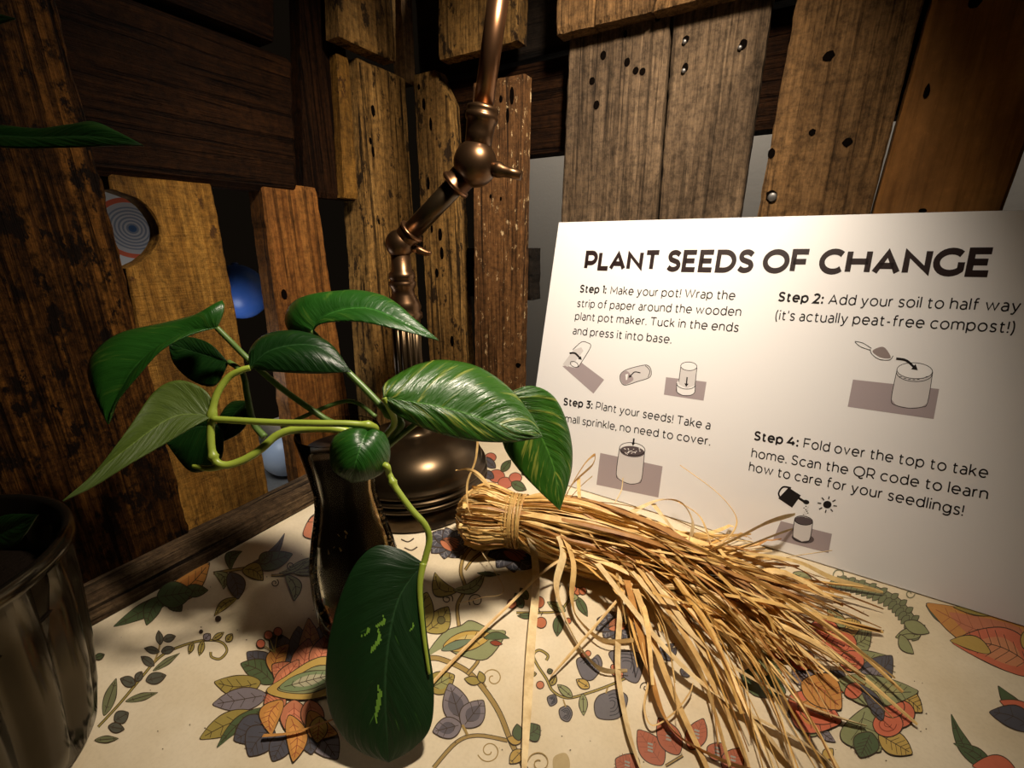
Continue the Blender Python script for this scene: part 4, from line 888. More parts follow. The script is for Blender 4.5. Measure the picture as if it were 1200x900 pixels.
def leaf(parent, mid, left, right, mat, label=None, arch=0.12, ripple=0.0003, veins=8, n=40, m=12, thick=0.0007, name='leaf', streaks=()):
    """mid, left edge, right edge: photographed points with their distance; all run from the base to the tip"""
    M3, L3, R3 = (resample([at(*q) for q in e], n) for e in (mid, left, right))
    vs, fs, uvs = [], [], []; base_seed = rnd.random() * 50
    for i in range(n):
        t = M3[min(i + 1, n - 1)] - M3[max(i - 1, 0)]; w = R3[i] - L3[i]
        nn = t.cross(w); nn = nn.normalized() if nn.length > 1e-12 else Vector((0, 0, 1))
        if nn.dot(CAM - M3[i]) < 0: nn = -nn
        for j in range(-m, m + 1):
            a = abs(j) / m; e = L3[i] if j < 0 else R3[i]
            p = M3[i].lerp(e, a); wd = (e - M3[i]).length
            p = p + nn * (arch * wd * math.sin(PI * a) * 0.8 + ripple * (0.25 * math.sin((i / n - 0.30 * a) * veins * 2 * PI) + 1.6 * noise.noise(((i / n - 0.3 * a) * 9, j / m * 2.0, base_seed))) * math.sin(PI * a) * (1 if wd > 0.003 else 0))
            vs.append(p); uvs.append((j / m, i / (n - 1)))
    K = 2 * m + 1
    for i in range(n - 1):
        for j in range(K - 1): fs.append([i * K + j, i * K + j + 1, (i + 1) * K + j + 1, (i + 1) * K + j])
    o = mesh(name, vs, fs, mat, parent, True)
    if streaks:      # pale variegation: faces of the blade in a second material
        o.data.materials.append(M_STREAK)
        for p in o.data.polygons:
            i_, j_ = divmod(p.index, K - 1); u_, v_ = (j_ - m + 0.5) / m, i_ / n
            for su, v0, v1, sw in streaks:
                q_ = (v_ - v0) / (v1 - v0)
                if 0 < q_ < 1 and abs(u_ - su - 0.05 * math.sin(q_ * 5) - 0.02 * noise.noise((q_ * 4, su * 9, 0))) < sw * 0.62 * math.sin(PI * q_): p.material_index = 1
    ul = o.data.uv_layers.new(name='leaf')
    for lp in o.data.loops: ul.data[lp.index].uv = uvs[lp.vertex_index]
    s = o.modifiers.new('thickness', 'SOLIDIFY'); s.thickness = thick; s.offset = 0
    if label: o['label'] = label
    return o
def stem(parent, pts, r, mat=M_STEM, name='stem', nodes=()):
    P = catmull([at(*q) if not isinstance(q, Vector) else q for q in pts], 8); n = len(P)
    R_ = [(r if not hasattr(r, '__len__') else r[0] + (r[1] - r[0]) * i / (n - 1)) for i in range(n)]
    for k in nodes:
        c = int(k * (n - 1))
        for dlt, f_ in ((-1, 1.2), (0, 1.45), (1, 1.2)):
            if 0 <= c + dlt < n: R_[c + dlt] *= f_
    mb = MB(); tube(mb, P, R_, 12); return mb.build(name, [mat], parent, True)

VB = on_table(424, 722); VB.z = TZ + 0.0011
vase = tag(empty('glass_vase', VB), 'clear waisted glass vase of dark water and roots before the lamp', 'vase')
vp = [(0.0300, 0.0), (0.0325, 0.002), (0.0335, 0.010), (0.0345, 0.035), (0.0335, 0.060), (0.0285, 0.085), (0.0232, 0.108), (0.0225, 0.122), (0.0245, 0.138), (0.0275, 0.156), (0.0295, 0.168)]
m, nt, b = new_mat('clear_glass')
lw = N(nt, 'ShaderNodeLayerWeight', inp={'Blend': 0.12}); tp = N(nt, 'ShaderNodeBsdfTransparent'); tp.inputs[0].default_value = (0.90, 0.90, 0.86, 1)
gl = N(nt, 'ShaderNodeBsdfGlossy', inp={'Roughness': 0.03}); gm = N(nt, 'ShaderNodeMixShader')
nt.links.new(lw.outputs['Fresnel'], gm.inputs[0]); nt.links.new(tp.outputs[0], gm.inputs[1]); nt.links.new(gl.outputs[0], gm.inputs[2]); nt.links.new(gm.outputs[0], nt.nodes['Material Output'].inputs[0])
M_GLASS = m
q = MB(); vi = [(r - 0.0022, max(h, 0.005)) for r, h in vp[1:]]
lathe(q, vp + [(0.0290, 0.1695)] + [(0.0278, 0.1690)] + vi[::-1] + [(0.002, 0.005)], VB, 56); q.build('glass', [M_GLASS], vase, True)
m, nt, b = new_mat('murky_water'); b.inputs['Transmission Weight'].default_value = 0.0; b.inputs['Roughness'].default_value = 0.45; b.inputs['Specular IOR Level'].default_value = 0.15; b.inputs['Base Color'].default_value = (0.016, 0.009, 0.004, 1)
q = MB(); wp = [(r - 0.0027, max(h, 0.0060)) for r, h in vp[1:-1]]; lathe(q, [(0.002, 0.0060)] + wp + [(0.002, wp[-1][1])], VB, 56); q.build('water', [m], vase, True)
plant = tag(empty('pothos_cutting', VB + Vector((0, 0, 0.16))), 'trailing green pothos cuttings growing out of the glass vase', 'plant')
M_ROOT = plain('brown_root', (0.05, 0.026, 0.011), 0.6, var=0.4); M_BIT = plain('pale_root_bits', (0.60, 0.38, 0.14), 0.6, var=0.3)
q = MB(); qb = MB()
for i in range(110):
    a = rnd.uniform(0, 2 * PI); pts = []; h0 = rnd.uniform(0.09, 0.15); h1 = rnd.uniform(0.008, 0.05)
    for k in range(7):
        s = k / 6; h = h0 + (h1 - h0) * s; rm = min(0.018, 0.004 + 0.024 * s) * (0.8 if h > 0.08 else 1.2) * 0.8
        a += rnd.uniform(-0.5, 0.5); pts.append(VB + Vector((rm * math.cos(a), rm * math.sin(a), h)))
    tube(q, catmull(pts, 3), rnd.uniform(0.0006, 0.0017), 6)
for i in range(120):
    a = rnd.uniform(0, 2 * PI); h = rnd.uniform(0.008, 0.10); rm = [r for r, hh in vp if hh <= h][-1]; nx_ = [(r, hh) for r, hh in vp if hh > h][0]; h_ = [hh for r, hh in vp if hh <= h][-1]; rm = rm + (nx_[0] - rm) * (h - h_) / (nx_[1] - h_) - 0.0030
    p = VB + Vector((rm * math.cos(a), rm * math.sin(a), h)); dv = Vector((rnd.uniform(-1, 1), rnd.uniform(-1, 1), rnd.uniform(-1, 1))).normalized() * rnd.uniform(0.001, 0.0034)
    tube(qb, [p - dv, p + dv], rnd.uniform(0.0004, 0.0009), 5)
tag(q.build('roots', [M_ROOT], plant, True), kind='stuff'); tag(qb.build('root_fragments', [M_BIT], plant, False), kind='stuff')

D = 0.305
MOUTH = VB + Vector((0, 0, 0.13))
# stems
stem(plant, [MOUTH, (428, 520, .320), (440, 502, .305), (415, 497, .298), (370, 496, .292), (320, 495, .290), (248, 491, .287)], (0.0026, 0.0022), nodes=(0.42,))
stem(plant, [MOUTH + Vector((-.004, 0, 0)), (412, 515, .318), (395, 503, .312), (350, 503, .306), (325, 510, .302), (305, 527, .297), (283, 540, .292), (262, 545, .288), (250, 535, .287), (247, 505, .288), (252, 468, .290), (266, 444, .293), (282, 434, .295), (293, 431, .297)], (0.0030, 0.0020), nodes=(0.62, 0.74))
stem(plant, [(262, 545, .288), (245, 549, .290), (226, 546, .292)], (0.0026, 0.0012), M_STEM, 'stem')
stem(plant, [MOUTH + Vector((0.003, 0.002, 0)), (418, 512, .325), (380, 490, .330), (330, 455, .325), (290, 420, .318), (270, 400, .312), (254, 384, .308)], (0.0024, 0.0019), M_STEM_D)
stem(plant, [MOUTH + Vector((0.004, 0.003, 0)), (468, 503, .318), (455, 485, .318), (430, 458, .318), (400, 428, .318), (378, 402, .320), (366, 389, .322)], (0.0028, 0.0020), M_STEM_D, nodes=(0.35,))
stem(plant, [(310, 512, .306), (297, 495, .310), (290, 465, .314), (284, 437, .318), (268, 424, .325)], (0.0024, 0.0018), M_STEM_D)
stem(plant, [MOUTH + Vector((0.005, 0, 0)), (448, 515, .318), (462, 495, .312), (455, 476, .303), (450, 466, .300)], (0.0026, 0.0018))
stem(plant, [MOUTH + Vector((0.006, 0, 0)), (470, 510, .318), (500, 490, .325), (560, 468, .335), (594, 461, .338)], (0.0024, 0.0016), M_STEM_D)
stem(plant, [MOUTH + Vector((0, 0.003, 0)), (448, 545, .300), (456, 556, .300), (464, 572, .298), (482, 597, .297), (498, 615, .297), (503, 632, .298), (499, 652, .297), (496, 662, .296)], (0.0022, 0.0022), nodes=(0.33,))
stem(plant, [(330, 500, .325), (405, 470, .34), (440, 488, .335)], 0.0016, M_STEM_D)
# leaves
leaf(plant, [(450, 466, .300), (520, 478, .306), (585, 497, .314), (636, 512, .318)],
     [(450, 466, .300), (449, 452, .306), (464, 440, .316), (490, 427, .326), (520, 422, .333), (560, 430, .336), (596, 454, .334), (622, 486, .326), (636, 512, .318)],
     [(450, 466, .300), (462, 484, .301), (500, 503, .304), (550, 516, .309), (600, 518, .315), (636, 512, .318)], M_LEAF_V, 'broad yellow-streaked leaf pointing right', arch=0.16, ripple=0.0011)
leaf(plant, [(594, 461, .338), (622, 490, .345), (648, 545, .346), (656, 598, .340)],
     [(594, 461, .338), (622, 452, .346), (650, 466, .354), (667, 505, .360), (670, 548, .358), (656, 598, .340)],
     [(594, 461, .338), (588, 490, .342), (590, 522, .342), (606, 548, .342), (630, 574, .340), (656, 598, .340)], M_LEAF_V, 'drooping leaf hanging before the board edge', arch=0.10, ripple=0.0009)
leaf(plant, [(366, 389, .322), (385, 369, .322), (430, 362, .322), (475, 380, .322), (514, 399, .322)],
     [(366, 389, .322), (344, 392, .326), (334, 375, .332), (345, 353, .340), (382, 345, .345), (420, 342, .346), (455, 350, .342), (486, 376, .332), (514, 399, .322)],
     [(366, 389, .322), (378, 379, .314), (420, 377, .308), (465, 386, .310), (514, 399, .322)], M_LEAF, arch=0.2)
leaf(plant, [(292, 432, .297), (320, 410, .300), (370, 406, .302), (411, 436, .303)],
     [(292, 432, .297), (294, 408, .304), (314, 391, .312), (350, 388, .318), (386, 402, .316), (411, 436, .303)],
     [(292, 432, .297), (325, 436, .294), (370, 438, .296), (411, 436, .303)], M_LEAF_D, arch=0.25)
leaf(plant, [(254, 384, .308), (212, 394, .300), (160, 430, .290), (127, 497, .284)],
     [(254, 384, .308), (262, 366, .310), (260, 352, .312), (235, 367, .314), (190, 379, .310), (142, 390, .304), (113, 410, .298), (103, 434, .294), (111, 465, .288), (127, 497, .284)],
     [(254, 384, .308), (225, 392, .296), (190, 410, .286), (160, 443, .282), (135, 474, .282), (127, 497, .284)], M_LEAF, arch=0.2)
leaf(plant, [(250, 488, .288), (205, 488, .280), (150, 525, .262), (74, 587, .238)],
     [(250, 488, .288), (246, 464, .290), (228, 450, .290), (205, 446, .288), (180, 460, .282), (150, 503, .268), (112, 553, .252), (74, 587, .238)],
     [(250, 488, .288), (225, 501, .278), (190, 522, .268), (150, 545, .256), (110, 570, .246), (74, 587, .238)], M_LEAF_Y, 'yellow-green leaf showing its underside', arch=-0.06)
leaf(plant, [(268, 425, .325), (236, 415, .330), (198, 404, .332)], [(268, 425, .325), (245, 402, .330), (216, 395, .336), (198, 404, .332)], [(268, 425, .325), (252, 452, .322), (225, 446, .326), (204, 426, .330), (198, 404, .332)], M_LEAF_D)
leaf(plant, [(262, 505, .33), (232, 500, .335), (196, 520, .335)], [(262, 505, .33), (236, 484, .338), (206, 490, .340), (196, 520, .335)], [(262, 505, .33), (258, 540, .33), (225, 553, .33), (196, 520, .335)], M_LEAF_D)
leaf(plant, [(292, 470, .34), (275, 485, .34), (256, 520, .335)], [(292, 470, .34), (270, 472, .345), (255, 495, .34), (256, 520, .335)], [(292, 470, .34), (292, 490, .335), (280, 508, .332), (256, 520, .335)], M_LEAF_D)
leaf(plant, [(432, 503, .302), (424, 520, .288), (416, 545, .284), (412, 565, .290)],
     [(432, 503, .302), (408, 503, .298), (390, 515, .294), (387, 535, .294), (392, 552, .294), (412, 565, .290)],
     [(432, 503, .302), (450, 508, .304), (457, 528, .304), (452, 550, .302), (432, 562, .296), (412, 565, .290)], M_LEAF, 'small glossy leaf curled over the vase mouth', arch=0.25, ripple=0.0004)
leaf(plant, [(496, 660, .296), (466, 705, .284), (452, 790, .272), (456, 893, .262)],
     [(496, 660, .296), (470, 644, .293), (440, 640, .290), (414, 665, .286), (394, 715, .281), (383, 768, .276), (384, 822, .271), (400, 860, .266), (425, 882, .263), (456, 893, .262)],
     [(496, 660, .296), (496, 700, .292), (501, 750, .286), (508, 800, .279), (505, 850, .270), (485, 876, .265), (456, 893, .262)], M_LEAF_B, 'large dark leaf hanging in front of the vase', arch=0.10, n=110, m=40, streaks=[(-0.20, 0.33, 0.40, 0.06), (-0.22, 0.39, 0.52, 0.055), (-0.14, 0.62, 0.80, 0.06), (-0.42, 0.40, 0.47, 0.03), (0.55, 0.30, 0.36, 0.03)])
stem(plant, [(496, 660, .295), (492, 690, .290), (496, 740, .284), (503, 790, .277)], (0.0024, 0.0009), M_STEM, 'stem')

# ------------------------------------------------------------------ raffia bundle
M_RAF, nt, b = new_mat('raffia')
va = N(nt, 'ShaderNodeVertexColor', layer_name='tint'); tc = N(nt, 'ShaderNodeTexCoord')
n1 = noise_tex(nt, tc.outputs['Object'], 90, 4, 0.6); r1 = ramp(nt, [(0.3, (0.72, 0.62, 0.5)), (0.65, (1.05, 1.03, 1.0))]); nt.links.new(n1.outputs[0], r1.inputs[0])
nt.links.new(mix(nt, 1.0, va.outputs[0], r1.outputs[0], 'MULTIPLY'), b.inputs['Base Color']); b.inputs['Roughness'].default_value = 0.5; b.inputs['Specular IOR Level'].default_value = 0.4
def tint():
    k = rnd.random(); v = rnd.uniform(0.75, 1.1)
    c = Vector((0.74, 0.46, 0.135)).lerp(Vector((0.90, 0.67, 0.30)), k)
    if rnd.random() < 0.18: c = Vector((0.45, 0.22, 0.06))
    return tuple(c * v)
def ribbon(mb, P, w, th=0.00035, twist=0.0, a0=None, col=None, taper=True):
    T, NN = frames(P); n = len(P); vs = []; fs = []; a0 = rnd.uniform(0, PI) if a0 is None else a0
    for i, (p, t) in enumerate(zip(P, T)):
        side = t.cross(Vector((0, 0, 1))); side = side.normalized() if side.length > 1e-3 else t.orthogonal().normalized(); up = side.cross(t)
        a = a0 + twist * i / n; s = side * math.cos(a) + up * math.sin(a); u = t.cross(s)
        ww = w * (1 - 0.65 * max(0, (i / n - 0.8) / 0.2)) if taper else w
        vs += [p - s * ww / 2, p + u * (th + ww * 0.10), p + s * ww / 2, p - u * th + u * ww * 0.06]
    for i in range(n - 1):
        for k in range(4): fs.append([i * 4 + k, i * 4 + (k + 1) % 4, i * 4 + 4 + (k + 1) % 4, i * 4 + 4 + k])
    fs.append([3, 2, 1, 0]); e = (n - 1) * 4; fs.append([e, e + 1, e + 2, e + 3])
    mb.add(vs, fs, 0, col or tint())
G = TZ + 0.0020
H0 = on_table(552, 648); H1 = on_table(612, 664)
HC = Vector((0.206, -0.161, G + 0.030)); TC = Vector((0.250, -0.147, G + 0.029)); END = Vector((0.50, -0.140, G))
AX = (TC - HC); AX.z = 0; AX.normalize(); SD = Vector((-AX.y, AX.x, 0)); ZZ = Vector((0, 0, 1))
raf = tag(empty('raffia_bundle', (TC.x, TC.y, G)), 'tied bundle of golden raffia straw fanned out before the board', 'raffia')
MAIN = MB()
def floorz(p, mn=0.0012):
    if p.z < G + mn: p.z = G + mn
    return p
def strand(mb, a, rr, ang, length, w, lift=1.0):
    """head end -> tie -> fanned end"""
    ca, sa = math.cos(a), math.sin(a)
    back = HC - AX * (0.014 * (1 - rr * rr) + rnd.uniform(-0.004, 0.004))
    P = [back + SD * ca * rr * 0.034 + ZZ * sa * rr * 0.028,
         HC + AX * 0.02 + SD * ca * rr * 0.034 + ZZ * sa * rr * 0.029,
         TC + SD * ca * rr * 0.024 + ZZ * sa * rr * 0.024]
    dirv = AX * math.cos(ang) + SD * math.sin(ang); h0 = TC.z + sa * rr * 0.024
    for k in range(1, 8):
        s = k / 7; d = length * s
        spread = 0.024 * rr + 0.020 * rr * math.sin(PI * min(1, s * 1.3)) 
        base = TC + AX * d * (1 - s) + (AX * (1 - s) + dirv * s).normalized() * d * s + SD * ca * spread
        z = (TC.z + sa * (0.024 + 0.018 * math.sin(PI * s)) * rr) * (1 - s ** 1.5) + (G + 0.003 + 0.012 * rnd.random() * lift) * s ** 1.5
        w_ = 0.008 * s
        P.append(floorz(Vector((base.x + rnd.uniform(-w_, w_), base.y + rnd.uniform(-w_, w_), z + rnd.uniform(-.003, .004) * s))))
    P = [floorz(p) for p in catmull(P, 4)]
    # keep clear of the board behind
    for p in P:
        lim = SA.y + SX.y / SX.x * (p.x - SA.x) - 0.004 + (p.z - TZ) * math.tan(LEAN)
        if p.x > 0.17 and p.y > lim: p.y = lim - rnd.uniform(0, 0.006)
    ribbon(mb, P, w, twist=rnd.uniform(-2.5, 2.5))
clumps = []
for i in range(58):
    far = rnd.random(); ang = rnd.gauss(-0.06, 0.13) if rnd.random() < 0.76 else rnd.uniform(-0.80, -0.12)
    ln = rnd.uniform(0.12, 0.21) if far < 0.50 else (rnd.uniform(0.20, 0.29) if far < 0.84 else rnd.uniform(0.26, 0.31))
    clumps.append((rnd.uniform(0, 2 * PI), math.sqrt(rnd.random()), ang, ln))
for i in range(330):
    a, rr, ang, ln = rnd.choice(clumps)
    strand(MAIN, a + rnd.gauss(0, 0.5), min(1, abs(rr + rnd.gauss(0, 0.12))), ang + rnd.gauss(0, 0.06), ln * rnd.uniform(0.8, 1.06), rnd.choice([0.0014, 0.0020, 0.0028, 0.0036, 0.0048, 0.0064]))
for i in range(120):   # folded ends of the head, seen on its outside
    a = rnd.uniform(0, 2 * PI); ca, sa = math.cos(a), math.sin(a); rr = rnd.uniform(0.85, 1.08)
    P = []
    for k in range(9):
        s = k / 8; f_ = (HC - AX * 0.016).lerp(TC, s); R1 = 0.035 * (math.sin(min(1, 0.25 + s * 1.6) * PI / 2)) * (1 - 0.30 * max(0, s - 0.45) / 0.55)
        aa = a + 0.15 * math.sin(s * 3 + i); P.append(floorz(f_ + SD * math.cos(aa) * R1 * rr + ZZ * math.sin(aa) * R1 * 0.86 * rr))
    ribbon(MAIN, P, rnd.choice([0.0014, 0.002, 0.0028]), a0=a + PI / 2 + rnd.uniform(-.4, .4), taper=False)
tag(MAIN.build('straw', [M_RAF], raf, False, True), kind='stuff')
tie = MB()
for i in range(16):
    off = (i - 7.5) * 0.0014; P = []
    for k in range(31):
        a = 2 * PI * k / 30 + i; c_ = TC - AX * 0.004 + AX * (off + 0.002 * math.sin(a + i))
        P.append(floorz(c_ + SD * math.cos(a) * 0.0275 + ZZ * math.sin(a) * 0.0270, 0.0006))
    ribbon(tie, P, 0.0022, a0=rnd.uniform(-.3, .3), taper=False, col=(0.50 + rnd.uniform(-.06, .05), 0.31, 0.10))
tie.build('tie', [M_RAF], raf, False, True)
def loose(pts, w, col=None, tw=0.6, a0=0.2, dep=None):
    """pts: photographed (x, y, height over the table)"""
    mb = MB(); P = []
    for x, y, h in pts: P.append(at(x, y, dep) if dep else on_table(x, y, h + 0.0034))
    ribbon(mb, catmull(P, 8), w * 1.3, twist=tw, a0=a0, col=col)
    mb.build('loose_strand', [M_RAF], raf, False, True)
PALE, GOLD_, RUST = (0.76, 0.60, 0.33), (0.70, 0.48, 0.20), (0.52, 0.26, 0.07)
loose([(600, 590, .045), (622, 632, .030), (628, 680, .012), (622, 760, .003), (614, 905, .001)], 0.0052, PALE, 0.2, 0.1)
loose([(655, 628, .042), (660, 650, .030), (652, 690, .012), (670, 740, .003), (700, 782, .001), (735, 786, .001)], 0.0052, PALE, 1.5)
loose([(660, 625, .042), (672, 660, .028), (670, 700, .010), (678, 725, .004), (705, 750, .004), (740, 752, .006), (762, 745, .008)], 0.0044, GOLD_, 2.0)
loose([(712, 615, .045), (722, 650, .032), (727, 700, .014), (724, 780, .003), (735, 850, .001), (752, 905, .001)], 0.0038, PALE)
loose([(705, 640, .035), (650, 660, .024), (590, 715, .006), (530, 775, .001), (488, 822, .001)], 0.0018, GOLD_)
loose([(770, 660, .026), (740, 685, .02), (690, 742, .008), (645, 793, .001)], 0.0016, GOLD_)
loose([(308, 862, .001), (345, 858, .001), (400, 840, .002), (450, 828, .002)], 0.0018, RUST)
loose([(560, 640, .010), (590, 690, .003), (565, 700, .001), (538, 707, .001)], 0.0007, PALE)
loose([(655, 600, .05), (664, 578, .058), (684, 545, .068), (697, 533, .072), (694, 545, .068), (672, 566, .060), (660, 590, .052)], 0.0030, GOLD_, 1.0, 1.0)
loose([(660, 592, .050), (680, 570, .055), (694, 558, .060)], 0.0025, PALE, 0.4, 0.8)
loose([(678, 560, .060), (680, 590, .052), (692, 625, .045), (705, 645, .038)], 0.0030, GOLD_)
loose([(730, 560, .07), (728, 575, .06), (720, 590, .052)], 0.0008, PALE)
loose([(797, 545, .075), (838, 575, .062), (860, 600, .050), (862, 618, .042), (845, 636, .034), (815, 640, .03)], 0.0013, GOLD_)
loose([(820, 650, .028), (860, 632, .034), (900, 612, .040), (931, 603, .042)], 0.0070, PALE, 0.3, 1.0)
loose([(800, 655, .028), (850, 648, .030), (905, 628, .034), (928, 620, .034)], 0.0052, PALE, 0.3, 0.9)
loose([(740, 600, .045), (775, 585, .050), (800, 590, .048), (812, 612, .040), (806, 640, .032)], 0.0060, PALE, 1.2)
loose([(765, 590, .048), (782, 612, .042), (800, 632, .036)], 0.0060, PALE, 0.5, 0.3)
loose([(795, 588, .050), (820, 605, .044), (835, 640, .032), (850, 660, .026)], 0.0030, GOLD_, 1.0)
loose([(880, 660, .022), (940, 650, .026), (975, 645, .026)], 0.0010, PALE)
loose([(760, 650, .030), (850, 700, .018), (950, 720, .008), (1032, 738, .003)], 0.0042, RUST)
loose([(820, 660, .026), (900, 680, .018), (970, 700, .010), (1018, 722, .004)], 0.0034, RUST, 0.8)
loose([(740, 660, .028), (830, 730, .014), (920, 765, .006), (1003, 778, .002)], 0.0040, GOLD_)
loose([(740, 670, .028), (830, 760, .010), (930, 820, .003), (1015, 850, .001)], 0.0050, PALE)
loose([(700, 660, .030), (780, 760, .012), (850, 820, .004), (945, 872, .001), (985, 905, .001)], 0.0048, PALE)
loose([(745, 660, .03), (800, 740, .014), (850, 830, .003), (880, 905, .001)], 0.0050, GOLD_)
loose([(760, 670, .028), (830, 770, .008), (890, 850, .002), (935, 905, .001)], 0.0055, PALE)
loose([(735, 680, .024), (760, 780, .006), (785, 850, .002), (845, 890, .001), (900, 908, .001)], 0.0046, RUST, 1.4)
loose([(745, 690, .022), (780, 790, .005), (820, 880, .001), (832, 908, .001)], 0.0044, GOLD_)
loose([(560, 515, .0), (557, 540, .0), (548, 565, .0), (548, 590, .0), (552, 605, .0)], 0.0016, GOLD_, dep=.425)
loose([(534, 551, .0), (548, 550, .0), (560, 556, .0), (575, 572, .0)], 0.0032, GOLD_, 3.0, dep=.425)
loose([(760, 800, .003), (755, 830, .002), (765, 850, .002), (790, 835, .002), (808, 812, .004), (812, 800, .005)], 0.0012, GOLD_)
for i in range(20):
    x0, y0 = rnd.uniform(700, 880), rnd.uniform(630, 700); ang = rnd.uniform(0.12, 1.15); L_ = rnd.uniform(120, 230)
    x1, y1 = x0 + math.cos(ang) * L_, y0 + math.sin(ang) * L_ * 0.85
    x1 = min(x1, 1035); y1 = max(y1, 560 + 0.2 * (x1 - 614) + 50)
    loose([(x0, y0, .034), ((x0 * 2 + x1) / 3 + rnd.uniform(-8, 8), (y0 * 2 + y1) / 3 - 5, .022), ((x0 + x1 * 2) / 3 + rnd.uniform(-8, 8), (y0 + y1 * 2) / 3, .008), (x1, y1, .001)], rnd.choice([0.0016, 0.0026, 0.0036, 0.0046]), None, rnd.uniform(-1.5, 1.5))

# ------------------------------------------------------------------ pot at the left edge, with its own plant
PC = Vector((0.070, -0.500, TZ + 0.0011))
M_POT = plain('ribbed_grey_metal', (0.055, 0.045, 0.030), 0.20, 0.92, var=0.5, bscale=14)
pot = tag(empty('ribbed_pot', PC), 'dark ribbed metal pot cut off by the lower left corner', 'pot')
q = MB(); pp = [(0.063, 0.0), (0.066, 0.003), (0.070, 0.02), (0.075, 0.055), (0.079, 0.10), (0.081, 0.130)]
vp_ = pp + [(0.0835, 0.132), (0.0842, 0.136), (0.0835, 0.1405), (0.0810, 0.1415), (0.0785, 0.1395), (0.077, 0.120), (0.060, 0.03), (0.002, 0.02)]
def fluted(r, h, a): return r * (1 - (0.09 * (0.5 + 0.5 * math.cos(16 * a)) ** 2 if 0.004 < h < 0.1305 and r > 0.065 else 0))
vs, fs = [], []; K = 160
pr2 = [(r, h) for r, h in pp]
lathe(q, vp_, PC, K)
for idx, v in enumerate(q.v):
    if idx < len(pp) * K:
        d_ = v - PC; a_ = math.atan2(d_.y, d_.x); k_ = fluted(pp[idx // K][0], pp[idx // K][1], a_) / pp[idx // K][0]; q.v[idx] = Vector((PC.x + d_.x * k_, PC.y + d_.y * k_, v.z))
q.build('body', [M_POT], pot, True)
q = MB(); lathe(q, [(0.060, 0.085), (0.0752, 0.104), (0.055, 0.108), (0.030, 0.106), (0.002, 0.109)], PC, 48); q.build('soil', [plain('potting_soil', (0.010, 0.007, 0.005), 0.95, spec=0.0, bump=0.002, bscale=300)], pot)
pl2 = tag(empty('potted_plant', PC + Vector((0, 0, .13))), 'dark leaved plant growing in the ribbed pot at the left edge', 'plant')
S0 = PC + Vector((0.0, 0.0, 0.1075))
stem(pl2, [S0, PC + Vector((-.004, .012, .20)), at(-70, 250, .245), at(-50, 175, .25), at(-20, 158, .25)], (0.003, 0.002), M_STEM_D)
stem(pl2, [S0 + Vector((.01, 0, 0)), PC + Vector((-.02, .0, .22)), at(-160, 120, .25), at(-60, 30, .25)], (0.003, 0.002), M_STEM_D)
leaf(pl2, [(-20, 158, .25), (40, 162, .245), (110, 161, .235), (168, 171, .225)], [(-20, 158, .25), (0, 148, .258), (50, 152, .256), (85, 146, .250), (110, 143, .245), (140, 156, .235), (168, 171, .225)],
     [(-20, 158, .25), (0, 172, .24), (70, 173, .236), (130, 171, .230), (168, 171, .225)], M_LEAF_D, arch=0.15)
leaf(pl2, [(-60, 30, .25), (-20, 24, .245), (18, 22, .24)], [(-60, 30, .25), (-30, 12, .252), (18, 22, .24)], [(-60, 30, .25), (-30, 36, .244), (18, 22, .24)], M_LEAF_D)
leaf(pl2, [S0, S0 + Vector((.03, .03, .035)), at(20, 616, .225)] if False else [(-30, 640, .24), (10, 622, .232), (45, 603, .226)], [(-30, 640, .24), (0, 606, .238), (45, 603, .226)], [(-30, 640, .24), (15, 640, .228), (45, 603, .226)], M_LEAF_D)

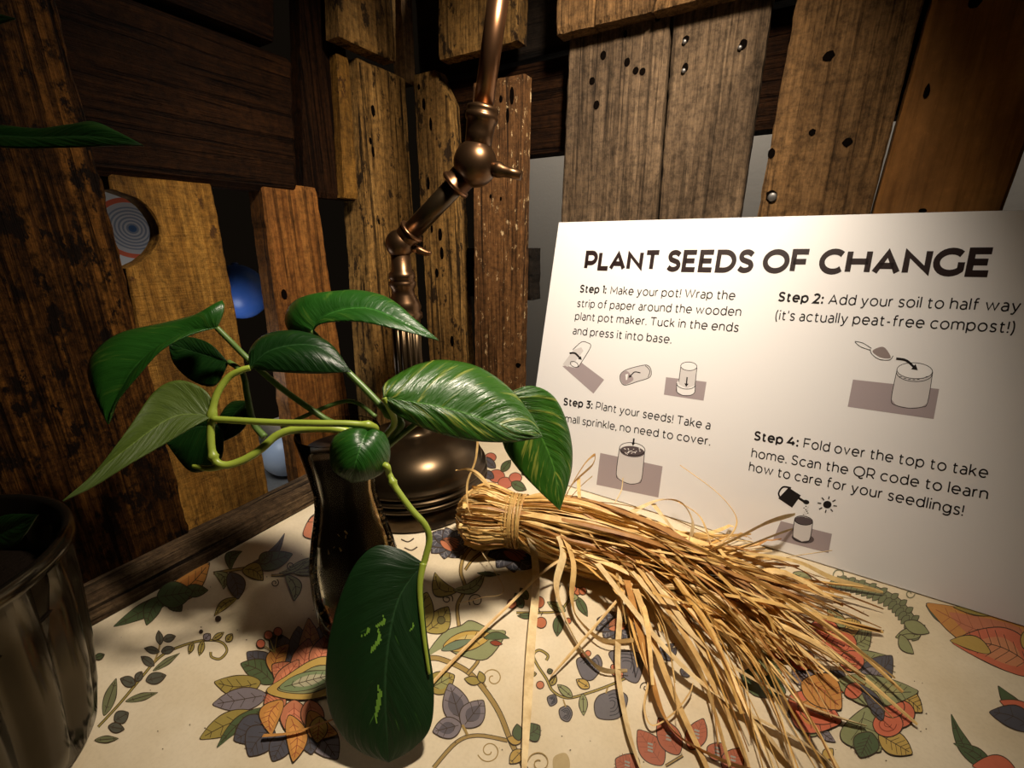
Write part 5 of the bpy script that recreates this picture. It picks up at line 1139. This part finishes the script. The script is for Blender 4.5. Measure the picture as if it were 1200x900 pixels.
# ------------------------------------------------------------------ things glimpsed behind the left screen
m, nt, b = new_mat('ring_print'); tc = N(nt, 'ShaderNodeTexCoord')
ln = N(nt, 'ShaderNodeVectorMath', operation='LENGTH'); nt.links.new(tc.outputs['Object'], ln.inputs[0])
mu = N(nt, 'ShaderNodeMath', operation='MULTIPLY', inp={1: 1 / 0.041}); nt.links.new(ln.outputs['Value'], mu.inputs[0])
st_ = [(0.0, (0.05, 0.10, 0.2)), (0.06, (0.05, 0.12, 0.25))]
for k in range(12):
    s = 0.10 + k * 0.042; st_ += [(s, (0.55, 0.52, 0.50) if k % 2 else (0.24, 0.26, 0.31))]
st_ += [(0.66, (0.6, 0.58, 0.56)), (0.67, (0.75, 0.14, 0.06)), (0.78, (0.75, 0.14, 0.06)), (0.79, (0.75, 0.73, 0.70))]
r = ramp(nt, st_); r.color_ramp.interpolation = 'CONSTANT'; nt.links.new(mu.outputs[0], r.inputs[0]); nt.links.new(r.outputs[0], b.inputs['Base Color'])
DC = on_plane(155, 268, 0, -0.20)
q = MB(); box(q, (-0.002, -0.085, -0.085), (0.002, 0.085, 0.085), bev=0.0005); dsk = q.build('ring_print_card', [m]); dsk.location = DC; dsk.rotation_euler = (0, 0, math.radians(-12))
tag(dsk, 'white card with concentric blue and red rings seen through the notch', 'card')
def globe(c, r, mat, label):
    q = MB(); 
    lathe(q, [(r * math.sin(PI * i / 20) * (1 + 0.02 * math.cos(PI * i / 20)), -r * 1.05 * math.cos(PI * i / 20)) for i in range(21)], c, 40)
    lathe(q, [(0.004, r * 1.04), (0.005, r * 1.08), (0.003, r * 1.12)], c, 12)
    o = q.build('blue_ball', [mat], None, True); tag(o, label, 'ball', 'balls behind the left planks'); return o
BLUE = plain('blue_glaze', (0.05, 0.14, 0.50), 0.35); PBLUE = plain('pale_blue_glaze', (0.62, 0.74, 0.92), 0.35)
ledge = on_plane(330, 559, 0, -0.20).z
globe(on_plane(281, 342, 0, -0.22), 0.036, BLUE, 'deep blue ball in the gap beside the ringed card')
c2 = on_plane(334, 530, 0, -0.20); globe(Vector((c2.x, c2.y, ledge + 0.0375)), 0.0355, PBLUE, 'pale blue ball low between two planks above the weathered beam')
q = MB(); box(q, (-0.45, -0.55, ledge - 0.03), (-0.13, 0.05, ledge), bev=0.003); tag(q.build('shelf', [plain('grey_stone', (0.30, 0.29, 0.27), 0.8, bump=0.001, bscale=120, var=0.3)]), 'grey stone shelf behind the left planks', 'shelf')
